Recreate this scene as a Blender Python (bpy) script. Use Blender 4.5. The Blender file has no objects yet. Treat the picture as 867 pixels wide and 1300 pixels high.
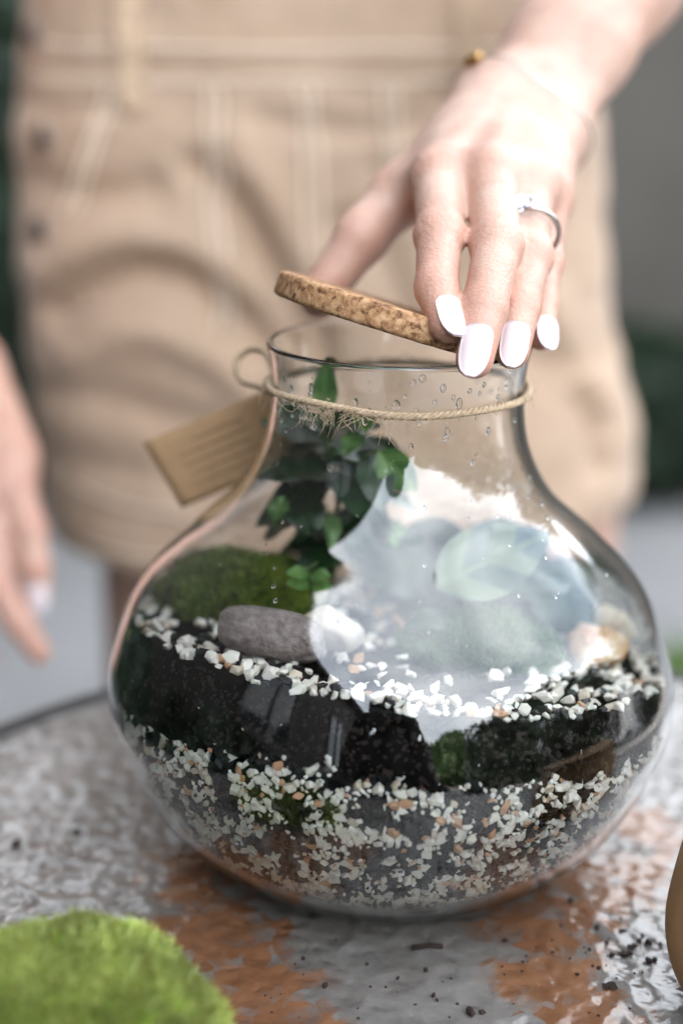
import bpy, bmesh, math, random
import numpy as np
from mathutils import Vector, Matrix, noise as mnoise

R = math.radians
SC = bpy.context.scene
COL = SC.collection
rng = random.Random(7)
nrng = np.random.default_rng(7)

# ------------------------------------------------------------------ camera
CAM = np.array([-0.0168, -0.435, 0.2539])
PITCH, ROLL, FPX = R(17.5), R(0.9), 1805.0
cam_data = bpy.data.cameras.new('camera')
cam = bpy.data.objects.new('camera', cam_data)
COL.objects.link(cam)
cam_data.sensor_fit = 'VERTICAL'
cam_data.sensor_height = 36.0
cam_data.sensor_width = 24.0
cam_data.lens = 50.0
cam_data.clip_start = 0.02
cam_data.clip_end = 500
cam_data.dof.use_dof = True
cam_data.dof.focus_distance = 0.405
cam_data.dof.aperture_fstop = 3.4
cam_mat = Matrix.Translation(Vector(CAM)) @ Matrix.Rotation(math.pi / 2 - PITCH, 4, 'X') @ Matrix.Rotation(ROLL, 4, 'Z')
cam.matrix_world = cam_mat
SC.camera = cam

# ------------------------------------------------------------------ world, sun, exposure
SUN_EL, SUN_AZ = R(44), R(-66)           # azimuth measured from +Y towards +X
w = bpy.data.worlds.new('World')
SC.world = w
w.use_nodes = True
wn, wl = w.node_tree.nodes, w.node_tree.links
wn.clear()
sky = wn.new('ShaderNodeTexSky')
sky.sky_type = 'NISHITA'
sky.sun_disc = False
sky.sun_elevation = SUN_EL
sky.sun_rotation = SUN_AZ
sky.air_density = 1.2
sky.dust_density = 1.5
tc = wn.new('ShaderNodeTexCoord')
cn = wn.new('ShaderNodeTexNoise')
cn.inputs['Scale'].default_value = 1.7
cn.inputs['Detail'].default_value = 9
cn.inputs['Roughness'].default_value = 0.5
cn.inputs['Distortion'].default_value = 0.3
cr = wn.new('ShaderNodeMapRange')
cr.inputs['From Min'].default_value = 0.22
cr.inputs['From Max'].default_value = 0.66
cr.clamp = True
cm = wn.new('ShaderNodeMixRGB')
cm.inputs[2].default_value = (13.0, 13.6, 14.3, 1)
bg = wn.new('ShaderNodeBackground')
bg.inputs['Strength'].default_value = 0.12
wo = wn.new('ShaderNodeOutputWorld')
wl.new(tc.outputs['Generated'], cn.inputs['Vector'])
wl.new(cn.outputs['Fac'], cr.inputs['Value'])
wl.new(cr.outputs['Result'], cm.inputs[0])
wl.new(sky.outputs['Color'], cm.inputs[1])
wl.new(cm.outputs['Color'], bg.inputs['Color'])
wl.new(bg.outputs['Background'], wo.inputs['Surface'])

sd = bpy.data.lights.new('sun', 'SUN')
sd.energy = 3.0
sd.angle = R(0.53)
sd.color = (1.0, 0.95, 0.87)
sun = bpy.data.objects.new('sun', sd)
COL.objects.link(sun)
sdir = Vector((math.sin(SUN_AZ) * math.cos(SUN_EL), math.cos(SUN_AZ) * math.cos(SUN_EL), math.sin(SUN_EL)))
sun.rotation_euler = sdir.to_track_quat('Z', 'Y').to_euler()
sun.location = sdir * 20

SC.view_settings.view_transform = 'Standard'
SC.view_settings.look = 'None'
SC.view_settings.gamma = 1.0
SC.view_settings.use_curve_mapping = False
SC.view_settings.exposure = 2.16
SC.render.engine = 'CYCLES'
cy = SC.cycles
cy.use_denoising = True
cy.max_bounces = 14
cy.transmission_bounces = 12
cy.glossy_bounces = 6
cy.diffuse_bounces = 4
cy.transparent_max_bounces = 12
cy.caustics_reflective = False
cy.caustics_refractive = True
cy.sample_clamp_indirect = 6.0
cy.blur_glossy = 0.5

# ------------------------------------------------------------------ helpers
cF = np.array(cam_mat.to_3x3() @ Vector((0, 0, -1)))
cR = np.array(cam_mat.to_3x3() @ Vector((1, 0, 0)))
cU = np.array(cam_mat.to_3x3() @ Vector((0, 1, 0)))


def ray(px, py):
    return cF + cR * (px - 433.5) / FPX + cU * (650 - py) / FPX


def P(px, py, y):
    """point on the photograph's ray through a pixel, at a given world y (distance)"""
    d = ray(px, py)
    return CAM + d * ((y - CAM[1]) / d[1])


def PZ(px, py, z):
    d = ray(px, py)
    return CAM + d * ((z - CAM[2]) / d[2])


def mesh_obj(name, verts, faces, mat=None, parent=None, smooth=True):
    me = bpy.data.meshes.new(name)
    if isinstance(faces, np.ndarray):
        faces = faces.tolist()
    me.from_pydata([tuple(v) for v in verts], [], faces)
    if smooth:
        me.polygons.foreach_set('use_smooth', [True] * len(me.polygons))
    me.update()
    o = bpy.data.objects.new(name, me)
    COL.objects.link(o)
    if mat:
        me.materials.append(mat)
    if parent:
        o.parent = parent
    return o


def thing(name, label, cat, group=None, loc=(0, 0, 0)):
    o = bpy.data.objects.new(name, None)
    o.empty_display_size = 0.02
    COL.objects.link(o)
    o.location = loc
    tag(o, label, cat, group)
    return o


def tag(o, label, cat, group=None):
    o['label'] = label
    o['category'] = cat
    if group:
        o['group'] = group
    return o


def catmull(pts, n=12, closed=False):
    pts = np.array(pts, float)
    if closed:
        Q = np.vstack([pts[-1], pts, pts[0], pts[1]])
    else:
        Q = np.vstack([2 * pts[0] - pts[1], pts, 2 * pts[-1] - pts[-2]])
    o = []
    for i in range(1, len(Q) - 2):
        t = np.linspace(0, 1, n, endpoint=False)[:, None]
        a, b, c, e = Q[i - 1], Q[i], Q[i + 1], Q[i + 2]
        o.append(.5 * (2 * b + (c - a) * t + (2 * a - 5 * b + 4 * c - e) * t ** 2 + (3 * b - a - 3 * c + e) * t ** 3))
    if not closed:
        o.append(pts[-1][None])
    return np.vstack(o)


def lathe(profile, n=128):
    """profile: (r, z) list; r == 0 at an end closes it"""
    verts, rows, faces = [], [], []
    for r, z in profile:
        if r < 1e-7:
            rows.append([len(verts)])
            verts.append((0, 0, z))
        else:
            s = len(verts)
            rows.append(list(range(s, s + n)))
            for k in range(n):
                a = 2 * math.pi * k / n
                verts.append((r * math.cos(a), r * math.sin(a), z))
    for i in range(len(rows) - 1):
        A, B = rows[i], rows[i + 1]
        for k in range(n):
            k2 = (k + 1) % n
            if len(A) == 1 and len(B) == 1:
                continue
            if len(A) == 1:
                faces.append((A[0], B[k2], B[k]))
            elif len(B) == 1:
                faces.append((A[k], A[k2], B[0]))
            else:
                faces.append((A[k], A[k2], B[k2], B[k]))
    return verts, faces


def tube(pts, rad, n=8, closed=False):
    pts = np.array(pts, float)
    m = len(pts)
    rad = np.broadcast_to(np.array(rad, float), (m,))
    if closed:
        T = np.roll(pts, -1, 0) - np.roll(pts, 1, 0)
    else:
        T = np.gradient(pts, axis=0)
    T /= np.linalg.norm(T, axis=1)[:, None] + 1e-12
    up = np.array([0, 0, 1.0]) if abs(T[0][2]) < .9 else np.array([1.0, 0, 0])
    verts, faces = [], []
    N = np.cross(T[0], up)
    for i in range(m):
        N = N - T[i] * (N @ T[i])
        N /= np.linalg.norm(N) + 1e-12
        B = np.cross(T[i], N)
        for k in range(n):
            a = 2 * math.pi * k / n
            verts.append(pts[i] + rad[i] * (math.cos(a) * N + math.sin(a) * B))
    for i in range(m if closed else m - 1):
        j = (i + 1) % m
        for k in range(n):
            k2 = (k + 1) % n
            faces.append((i * n + k, i * n + k2, j * n + k2, j * n + k))
    if not closed:
        faces.append(tuple(range(n))[::-1])
        faces.append(tuple((m - 1) * n + k for k in range(n)))
    return verts, faces


def merge(parts):
    V, Fc = [], []
    for v, f in parts:
        s = len(V)
        V.extend(v)
        Fc.extend([tuple(i + s for i in q) for q in f])
    return V, Fc


def box(cx, cy_, cz, sx, sy, sz):
    v = [(cx + sx * a / 2, cy_ + sy * b / 2, cz + sz * c / 2) for a in (-1, 1) for b in (-1, 1) for c in (-1, 1)]
    f = [(0, 1, 3, 2), (4, 6, 7, 5), (0, 4, 5, 1), (2, 3, 7, 6), (0, 2, 6, 4), (1, 5, 7, 3)]
    return v, f


# ---- smooth-union distance field -> one continuous surface
def sdf_mesh(prims, h, pad=0.012):
    lo = np.min([np.minimum(a - ra, b - rb) for a, b, ra, rb, k, s in prims], axis=0) - pad
    hi = np.max([np.maximum(a + ra, b + rb) for a, b, ra, rb, k, s in prims], axis=0) + pad
    n = np.ceil((hi - lo) / h).astype(int) + 1
    D = np.full(n, 1.0, np.float32)
    ax = [lo[i] + h * np.arange(n[i]) for i in range(3)]
    for a, b, ra, rb, k, s in prims:
        m = max(ra, rb) * max(1, 1 / min(s)) + k + 3 * h
        i0 = np.maximum(np.floor((np.minimum(a, b) - m - lo) / h).astype(int), 0)
        i1 = np.minimum(np.ceil((np.maximum(a, b) + m - lo) / h).astype(int) + 1, n)
        sl = tuple(slice(i0[i], i1[i]) for i in range(3))
        X = ax[0][sl[0]].astype(np.float32)[:, None, None]
        Y = ax[1][sl[1]].astype(np.float32)[None, :, None]
        Z = ax[2][sl[2]].astype(np.float32)[None, None, :]
        X, Y, Z = (X - a[0]) * s[0], (Y - a[1]) * s[1], (Z - a[2]) * s[2]
        ba = (b - a) * np.array(s)
        L2 = float(ba @ ba) + 1e-12
        t = np.clip((X * ba[0] + Y * ba[1] + Z * ba[2]) / L2, 0, 1)
        d = np.sqrt((X - t * ba[0]) ** 2 + (Y - t * ba[1]) ** 2 + (Z - t * ba[2]) ** 2) - (ra + (rb - ra) * t)
        d = d / max(s)
        o = D[sl]
        q = np.maximum(k - np.abs(o - d), 0) / k
        D[sl] = np.minimum(o, d) - q * q * k * .25
    S = D < 0
    nx, ny, nz = n
    c = [S[i:nx - 1 + i, j:ny - 1 + j, l:nz - 1 + l] for i in (0, 1) for j in (0, 1) for l in (0, 1)]
    cnt = np.zeros((nx - 1, ny - 1, nz - 1), np.int8)
    for q in c:
        cnt += q
    act = (cnt > 0) & (cnt < 8)
    I = np.argwhere(act)
    idx = np.full(act.shape, -1, np.int32)
    idx[act] = np.arange(len(I))
    acc = np.zeros((len(I), 3))
    num = np.zeros(len(I))
    cor = [np.array((i, j, l)) for i in (0, 1) for j in (0, 1) for l in (0, 1)]
    vals = [D[I[:, 0] + q[0], I[:, 1] + q[1], I[:, 2] + q[2]] for q in cor]
    for p in range(8):
        for q in range(p + 1, 8):
            if np.abs(cor[p] - cor[q]).sum() != 1:
                continue
            m = (vals[p] < 0) != (vals[q] < 0)
            t = vals[p][m] / (vals[p][m] - vals[q][m])
            acc[m] += cor[p] + t[:, None] * (cor[q] - cor[p])
            num[m] += 1
    V = lo + (I + acc / num[:, None]) * h
    faces = []
    for axis in range(3):
        sl0 = [slice(1, -1)] * 3
        a_ = [slice(None)] * 3
        b_ = [slice(None)] * 3
        a_[axis] = slice(0, -1)
        b_[axis] = slice(1, None)
        ch = S[tuple(a_)] != S[tuple(b_)]
        E = np.argwhere(ch)
        u, v = [(1, 2), (2, 0), (0, 1)][axis]
        ok = (E[:, u] > 0) & (E[:, v] > 0) & (E[:, u] < n[u] - 1) & (E[:, v] < n[v] - 1)
        E = E[ok]
        def cell(du, dv):
            G = E.copy()
            G[:, u] += du
            G[:, v] += dv
            return idx[G[:, 0], G[:, 1], G[:, 2]]
        Q = np.stack([cell(-1, -1), cell(0, -1), cell(0, 0), cell(-1, 0)], 1)
        fl = ~S[E[:, 0], E[:, 1], E[:, 2]]
        Q[fl] = Q[fl][:, ::-1]
        faces.append(Q)
    return V, np.vstack(faces)


def cone(a, b, ra, rb, k=.006, s=(1, 1, 1)):
    return (np.array(a, float), np.array(b, float), ra, rb, k, s)


# ---- materials
def mat(name):
    m = bpy.data.materials.new(name)
    m.use_nodes = True
    nt = m.node_tree
    return m, nt, nt.nodes['Principled BSDF']


def simple(name, col, rough=.6, spec=.5, metal=0, var=0.0, vscale=60, bump=0.0, bscale=200, sss=0, sheen=0, dist=0.001, detail=5):
    m, nt, b = mat(name)
    b.inputs['Base Color'].default_value = (*col, 1)
    b.inputs['Roughness'].default_value = rough
    b.inputs['Specular IOR Level'].default_value = spec
    b.inputs['Metallic'].default_value = metal
    if sss:
        b.inputs['Subsurface Weight'].default_value = sss
        b.inputs['Subsurface Radius'].default_value = (1, .4, .2)
        b.inputs['Subsurface Scale'].default_value = .004
    if sheen:
        b.inputs['Sheen Weight'].default_value = sheen
    tcn = nt.nodes.new('ShaderNodeTexCoord')
    if var:
        n = nt.nodes.new('ShaderNodeTexNoise')
        n.inputs['Scale'].default_value = vscale
        n.inputs['Detail'].default_value = 6
        r = nt.nodes.new('ShaderNodeMapRange')
        r.inputs['From Min'].default_value = .3
        r.inputs['From Max'].default_value = .7
        r.inputs['To Min'].default_value = 1 - var
        r.inputs['To Max'].default_value = 1 + var
        mx = nt.nodes.new('ShaderNodeVectorMath')
        mx.operation = 'SCALE'
        mx.inputs[0].default_value = col
        nt.links.new(tcn.outputs['Object'], n.inputs['Vector'])
        nt.links.new(n.outputs['Fac'], r.inputs['Value'])
        nt.links.new(r.outputs['Result'], mx.inputs['Scale'])
        nt.links.new(mx.outputs['Vector'], b.inputs['Base Color'])
    if bump:
        n2 = nt.nodes.new('ShaderNodeTexNoise')
        n2.inputs['Scale'].default_value = bscale
        n2.inputs['Detail'].default_value = detail
        bp = nt.nodes.new('ShaderNodeBump')
        bp.inputs['Strength'].default_value = bump
        bp.inputs['Distance'].default_value = dist
        nt.links.new(tcn.outputs['Object'], n2.inputs['Vector'])
        nt.links.new(n2.outputs['Fac'], bp.inputs['Height'])
        nt.links.new(bp.outputs['Normal'], b.inputs['Normal'])
    return m


def ramp_mat(name, stops, scale, rough=.6, bump=0., bscale=None, detail=8, dist=.001, kind='noise', coords='Object', nrough=.6, sss=0):
    m, nt, b = mat(name)
    b.inputs['Roughness'].default_value = rough
    tcn = nt.nodes.new('ShaderNodeTexCoord')
    n = nt.nodes.new('ShaderNodeTexNoise')
    n.inputs['Scale'].default_value = scale
    n.inputs['Detail'].default_value = detail
    n.inputs['Roughness'].default_value = nrough
    r = nt.nodes.new('ShaderNodeValToRGB')
    el = r.color_ramp.elements
    el[0].position, el[0].color = stops[0][0], (*stops[0][1], 1)
    el[1].position, el[1].color = stops[-1][0], (*stops[-1][1], 1)
    for p, c in stops[1:-1]:
        e = el.new(p)
        e.color = (*c, 1)
    nt.links.new(tcn.outputs[coords], n.inputs['Vector'])
    nt.links.new(n.outputs['Fac'], r.inputs['Fac'])
    nt.links.new(r.outputs['Color'], b.inputs['Base Color'])
    if sss:
        b.inputs['Subsurface Weight'].default_value = sss
        b.inputs['Subsurface Scale'].default_value = .004
    if bump:
        n2 = nt.nodes.new('ShaderNodeTexNoise')
        n2.inputs['Scale'].default_value = bscale or scale
        n2.inputs['Detail'].default_value = 6
        bp = nt.nodes.new('ShaderNodeBump')
        bp.inputs['Strength'].default_value = bump
        bp.inputs['Distance'].default_value = dist
        nt.links.new(tcn.outputs[coords], n2.inputs['Vector'])
        nt.links.new(n2.outputs['Fac'], bp.inputs['Height'])
        nt.links.new(bp.outputs['Normal'], b.inputs['Normal'])
    return m


def glass_mat(name, col=(1, 1, 1), rough=0.0, ior=1.5):
    m, nt, b = mat(name)
    b.inputs['Base Color'].default_value = (*col, 1)
    b.inputs['Roughness'].default_value = rough
    b.inputs['IOR'].default_value = ior
    b.inputs['Transmission Weight'].default_value = 1
    return m


GROUND = -0.72

# =================================================================== SETTING
m_paving = ramp_mat('paving', [(.3, (.19, .185, .18)), (.7, (.28, .275, .27))], 3, rough=.85, bump=.3, bscale=60, dist=.004)
o = mesh_obj('ground', *box(0, 0, GROUND - .05, 160, 160, .1), m_paving, smooth=False)
o['kind'] = 'structure'

m_wall = ramp_mat('grey_render', [(.3, (.092, .082, .070)), (.7, (.135, .122, .106))], 1.6, rough=.9, bump=.4, bscale=40, dist=.006)
gw = thing('garden_wall', 'plain grey rendered garden wall behind the person', 'wall', loc=(0, 3.3, GROUND))
ob = mesh_obj('wall_body', *box(1.42, 0, .9, 6.5, .22, 1.8), m_wall, gw, smooth=False)
ob = mesh_obj('wall_cap', *box(1.44, 0, 1.83, 6.5, .30, .06), m_wall, gw, smooth=False)

# brick house standing left of the table (seen mirrored in the jar, and casting the shade)
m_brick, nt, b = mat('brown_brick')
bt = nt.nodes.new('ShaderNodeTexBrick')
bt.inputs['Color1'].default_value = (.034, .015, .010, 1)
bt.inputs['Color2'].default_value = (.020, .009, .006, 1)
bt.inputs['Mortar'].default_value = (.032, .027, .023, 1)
bt.inputs['Scale'].default_value = 1.0
bt.inputs['Brick Width'].default_value = .24
bt.inputs['Row Height'].default_value = .075
bt.inputs['Mortar Size'].default_value = .008
tcn = nt.nodes.new('ShaderNodeTexCoord')
mp = nt.nodes.new('ShaderNodeMapping')
mp.inputs['Rotation'].default_value = (R(90), 0, R(90))
nt.links.new(tcn.outputs['Object'], mp.inputs['Vector'])
nt.links.new(mp.outputs['Vector'], bt.inputs['Vector'])
nt.links.new(bt.outputs['Color'], b.inputs['Base Color'])
b.inputs['Roughness'].default_value = .85
m_roof = simple('dark_roof_tile', (.06, .045, .04), .8, var=.2, vscale=4)
m_dark = simple('window_dark_frame', (.05, .04, .035), .5)
m_pane = simple('window_pane', (.02, .025, .03), .06, spec=.8)
HX = -1.85
hs = thing('brick_house', 'tall dark brick house with windows mirrored in the left side of the jar', 'house', loc=(HX, -3.2, GROUND))
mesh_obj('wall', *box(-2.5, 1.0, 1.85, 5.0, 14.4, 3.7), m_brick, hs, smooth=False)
rv = [(-.0 + .35, -6.5, 3.55), (.35, 8.5, 3.55), (-2.5, 8.5, 5.3), (-2.5, -6.5, 5.3), (-5.35, -6.5, 3.55), (-5.35, 8.5, 3.55)]
rv += [(x, y, z + .16) for x, y, z in rv]
rf = [(0, 1, 2, 3), (3, 2, 5, 4), (6, 9, 8, 7), (9, 10, 11, 8), (0, 6, 7, 1), (4, 5, 11, 10), (1, 7, 8, 2), (2, 8, 11, 5), (0, 3, 9, 6), (3, 4, 10, 9)]
mesh_obj('roof', rv, rf, m_roof, hs, smooth=False)
for wy in (1.6, -1.4, -4.4):
    wf = mesh_obj('window', *merge([box(.03, wy, 1.0, .06, 1.3, .06), box(.03, wy, 2.3, .06, 1.3, .06), box(.03, wy - .62, 1.65, .06, .06, 1.24),
                                    box(.03, wy + .62, 1.65, .06, .06, 1.24), box(.028, wy, 1.65, .05, .05, 1.24)]), m_dark, hs, smooth=False)
    for s in (-1, 1):
        mesh_obj('pane', *box(.012, wy + s * .308, 1.65, .012, .55, 1.22), m_pane, wf, smooth=False)

# out-of-view canvas over the table, added to keep the top light off
aw = thing('awning', 'dark canvas awning stretched from the brick house over the table', 'awning', loc=(HX, .9, GROUND))
mesh_obj('canvas', [(0, -1.25, 2.98), (2.35, -1.25, 2.76), (2.35, .15, 2.76), (0, .15, 2.98), (0, -1.25, 3.0), (2.35, -1.25, 2.78), (2.35, .15, 2.78), (0, .15, 3.0)],
         [(0, 3, 2, 1), (4, 5, 6, 7), (0, 1, 5, 4), (1, 2, 6, 5), (2, 3, 7, 6), (3, 0, 4, 7)], simple('taupe_canvas', (.08, .065, .055), .9, var=.1, vscale=5), aw, smooth=False)
mesh_obj('front_bar', *tube([(2.36, -1.27, 2.75), (2.36, .17, 2.75)], .022, 10), m_dark, aw)

# leaves: a cheap bent quad leaf used by every shrub
def leaf_cloud(n, size, fn, seed):
    r = np.random.default_rng(seed)
    V, Fc = [], []
    for i in range(n):
        c, nrm = fn(r)
        nrm = nrm + r.normal(0, .6, 3)
        nrm /= np.linalg.norm(nrm)
        t = np.cross(nrm, r.normal(0, 1, 3))
        t /= np.linalg.norm(t)
        bt_ = np.cross(nrm, t)
        L = size * r.uniform(.6, 1.3)
        W = L * .42
        s = len(V)
        V += [c, c + t * L * .5 + bt_ * W + nrm * L * .06, c + t * L, c + t * L * .5 - bt_ * W + nrm * L * .06]
        Fc += [(s, s + 1, s + 2), (s, s + 2, s + 3)]
    return V, Fc


def blob_fn(center, rad, bumps, thick=.35):
    center, rad = np.array(center, float), np.array(rad, float)
    def f(r):
        d = r.normal(0, 1, 3)
        d /= np.linalg.norm(d)
        m = 1 + bumps * mnoise.noise(Vector(d * 2.3 + center))
        q = (1 - thick * r.random() ** 1.6) * m
        return center + d * rad * q, d
    return f


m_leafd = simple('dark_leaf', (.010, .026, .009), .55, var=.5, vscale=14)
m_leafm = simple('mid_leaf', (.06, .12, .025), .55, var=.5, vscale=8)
m_bark = simple('bark', (.06, .045, .035), .9, var=.3, vscale=30)


def shrub(name, label, loc, rad, n, leaf, m, seed, trunk=.3, group=None, cat='shrub'):
    t = thing(name, label, cat, group, loc)
    rad = np.array(rad)
    mesh_obj('foliage', *leaf_cloud(n, leaf, blob_fn((0, 0, trunk + rad[2] * .9), rad, .5), seed), m, t, smooth=False)
    st = []
    r = random.Random(seed)
    for k in range(5):
        a = r.uniform(0, 6.28)
        e = np.array([math.cos(a) * rad[0] * .5, math.sin(a) * rad[1] * .5, trunk + rad[2] * r.uniform(.7, 1.3)])
        st.append(tube(catmull([(0, 0, 0), (e[0] * .25, e[1] * .25, trunk * .6), e], 5), np.linspace(.03, .008, 11) * max(rad[2], .3), 6))
    mesh_obj('stem', *merge(st), m_bark, t)
    return t


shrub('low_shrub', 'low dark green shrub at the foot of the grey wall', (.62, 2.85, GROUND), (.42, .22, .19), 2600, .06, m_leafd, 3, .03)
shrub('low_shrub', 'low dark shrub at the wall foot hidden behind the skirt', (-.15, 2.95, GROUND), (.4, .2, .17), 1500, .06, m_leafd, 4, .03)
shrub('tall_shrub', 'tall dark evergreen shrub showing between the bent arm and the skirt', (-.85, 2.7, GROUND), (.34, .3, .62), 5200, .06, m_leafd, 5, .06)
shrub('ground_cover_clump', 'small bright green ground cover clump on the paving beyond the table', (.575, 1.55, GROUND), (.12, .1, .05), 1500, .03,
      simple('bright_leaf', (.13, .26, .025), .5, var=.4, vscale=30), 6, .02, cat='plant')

for k, (bx_, by_) in enumerate(((-1.3, -2.4), (-1.25, -.6), (-1.3, 1.1))):  # dark shrubs added off camera to darken the jar's left reflection
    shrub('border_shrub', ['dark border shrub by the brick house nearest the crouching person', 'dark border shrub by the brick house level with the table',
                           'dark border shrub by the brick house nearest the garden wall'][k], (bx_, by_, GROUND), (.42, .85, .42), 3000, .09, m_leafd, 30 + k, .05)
# things mirrored in the jar: bush, low brick wall, dark hedge, far trees
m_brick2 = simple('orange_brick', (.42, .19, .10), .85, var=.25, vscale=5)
lw = thing('low_brick_wall', 'low orange brick wall in the sun mirrored small in the jar', 'wall', loc=(3.0, -10.5, GROUND))
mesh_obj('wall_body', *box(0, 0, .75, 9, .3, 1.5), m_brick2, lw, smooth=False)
mesh_obj('wall_cap', *box(0, 0, 1.55, 9.1, .4, .1), m_paving, lw, smooth=False)
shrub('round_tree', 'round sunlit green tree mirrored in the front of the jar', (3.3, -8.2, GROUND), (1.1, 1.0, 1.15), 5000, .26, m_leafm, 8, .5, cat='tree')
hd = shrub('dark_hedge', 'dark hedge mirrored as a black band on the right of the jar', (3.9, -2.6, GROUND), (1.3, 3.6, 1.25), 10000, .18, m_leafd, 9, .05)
shrub('dark_hedge', 'dark hedge meeting the grey garden wall on the open side of the table', (3.3, 2.0, GROUND), (1.1, 1.0, 1.2), 5000, .16, m_leafd, 29, .05)  # hedge added off camera to cut sky glare on the jar's right side
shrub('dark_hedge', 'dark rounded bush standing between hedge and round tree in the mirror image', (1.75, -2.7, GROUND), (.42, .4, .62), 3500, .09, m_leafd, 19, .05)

# =================================================================== TABLE
TC, TR = (.03, -.07), .229
m_table, nt, b = mat('hammered_top')
N, Lk = nt.nodes, nt.links
tcn = N.new('ShaderNodeTexCoord')
wob = N.new('ShaderNodeTexNoise'); wob.inputs['Scale'].default_value = 60; wob.inputs['Detail'].default_value = 3
wmx = N.new('ShaderNodeMixRGB'); wmx.blend_type = 'LINEAR_LIGHT'; wmx.inputs[0].default_value = .006
Lk.new(tcn.outputs['Object'], wob.inputs['Vector'])
Lk.new(tcn.outputs['Object'], wmx.inputs[1]); Lk.new(wob.outputs['Color'], wmx.inputs[2])
vor = N.new('ShaderNodeTexVoronoi'); vor.inputs['Scale'].default_value = 150; vor.feature = 'SMOOTH_F1'
vor.inputs['Smoothness'].default_value = .9
Lk.new(wmx.outputs[0], vor.inputs['Vector'])
vc = N.new('ShaderNodeTexVoronoi'); vc.inputs['Scale'].default_value = 150
Lk.new(wmx.outputs[0], vc.inputs['Vector'])
# brown skirt reflections painted into the base colour as blobs, broken up by noise and by the dimples
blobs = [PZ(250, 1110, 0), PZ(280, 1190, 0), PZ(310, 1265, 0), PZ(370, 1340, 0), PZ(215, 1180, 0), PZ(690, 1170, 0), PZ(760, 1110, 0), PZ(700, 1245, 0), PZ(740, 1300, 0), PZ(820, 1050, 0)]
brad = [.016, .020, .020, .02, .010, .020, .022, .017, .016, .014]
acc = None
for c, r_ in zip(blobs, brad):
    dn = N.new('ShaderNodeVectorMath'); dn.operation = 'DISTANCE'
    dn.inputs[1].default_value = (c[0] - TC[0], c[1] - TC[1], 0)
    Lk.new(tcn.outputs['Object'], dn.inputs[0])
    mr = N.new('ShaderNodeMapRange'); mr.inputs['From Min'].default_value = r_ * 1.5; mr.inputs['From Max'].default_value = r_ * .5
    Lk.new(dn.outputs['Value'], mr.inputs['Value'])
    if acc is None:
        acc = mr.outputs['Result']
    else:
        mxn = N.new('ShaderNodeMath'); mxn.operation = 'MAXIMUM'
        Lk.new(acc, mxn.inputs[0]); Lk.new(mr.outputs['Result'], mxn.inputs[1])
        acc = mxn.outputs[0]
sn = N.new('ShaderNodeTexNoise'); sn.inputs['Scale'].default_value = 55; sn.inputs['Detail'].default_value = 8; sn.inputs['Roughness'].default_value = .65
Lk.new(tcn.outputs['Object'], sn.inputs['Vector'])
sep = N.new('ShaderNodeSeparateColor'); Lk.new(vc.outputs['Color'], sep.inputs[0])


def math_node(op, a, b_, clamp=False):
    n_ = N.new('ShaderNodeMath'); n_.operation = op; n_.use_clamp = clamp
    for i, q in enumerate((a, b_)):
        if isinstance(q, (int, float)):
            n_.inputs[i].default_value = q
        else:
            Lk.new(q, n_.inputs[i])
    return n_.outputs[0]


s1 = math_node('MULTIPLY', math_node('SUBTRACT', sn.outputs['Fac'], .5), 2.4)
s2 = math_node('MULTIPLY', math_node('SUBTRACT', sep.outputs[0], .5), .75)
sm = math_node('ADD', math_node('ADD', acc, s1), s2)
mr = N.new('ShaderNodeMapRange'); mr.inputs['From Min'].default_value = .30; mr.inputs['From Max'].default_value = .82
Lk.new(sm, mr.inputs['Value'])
tint = math_node('MULTIPLY', mr.outputs['Result'], math_node('MINIMUM', math_node('MULTIPLY', acc, 4.0), 1.0))  # mask of the painted skirt reflection
gn = N.new('ShaderNodeTexNoise'); gn.inputs['Scale'].default_value = 28; gn.inputs['Detail'].default_value = 9; gn.inputs['Roughness'].default_value = .7
Lk.new(tcn.outputs['Object'], gn.inputs['Vector'])
gr = N.new('ShaderNodeValToRGB')
gr.color_ramp.elements[0].position = .3; gr.color_ramp.elements[0].color = (.108, .096, .086, 1)
gr.color_ramp.elements[1].position = .68; gr.color_ramp.elements[1].color = (.215, .200, .185, 1)
Lk.new(gn.outputs['Fac'], gr.inputs['Fac'])
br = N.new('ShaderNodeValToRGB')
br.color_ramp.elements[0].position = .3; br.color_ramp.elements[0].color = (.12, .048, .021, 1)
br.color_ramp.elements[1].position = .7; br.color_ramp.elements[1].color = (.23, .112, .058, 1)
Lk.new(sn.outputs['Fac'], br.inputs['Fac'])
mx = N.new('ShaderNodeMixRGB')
Lk.new(tint, mx.inputs[0]); Lk.new(gr.outputs[0], mx.inputs[1]); Lk.new(br.outputs[0], mx.inputs[2])
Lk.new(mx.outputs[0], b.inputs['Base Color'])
b.inputs['Roughness'].default_value = .22
b.inputs['Specular IOR Level'].default_value = .6
fn = N.new('ShaderNodeTexNoise'); fn.inputs['Scale'].default_value = 420; fn.inputs['Detail'].default_value = 4
Lk.new(tcn.outputs['Object'], fn.inputs['Vector'])
hh = math_node('ADD', math_node('MULTIPLY', vor.outputs['Distance'], 1.0), math_node('MULTIPLY', fn.outputs['Fac'], .07))
bp = N.new('ShaderNodeBump'); bp.inputs['Strength'].default_value = .52; bp.inputs['Distance'].default_value = .0036
Lk.new(hh, bp.inputs['Height']); Lk.new(bp.outputs['Normal'], b.inputs['Normal'])

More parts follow.
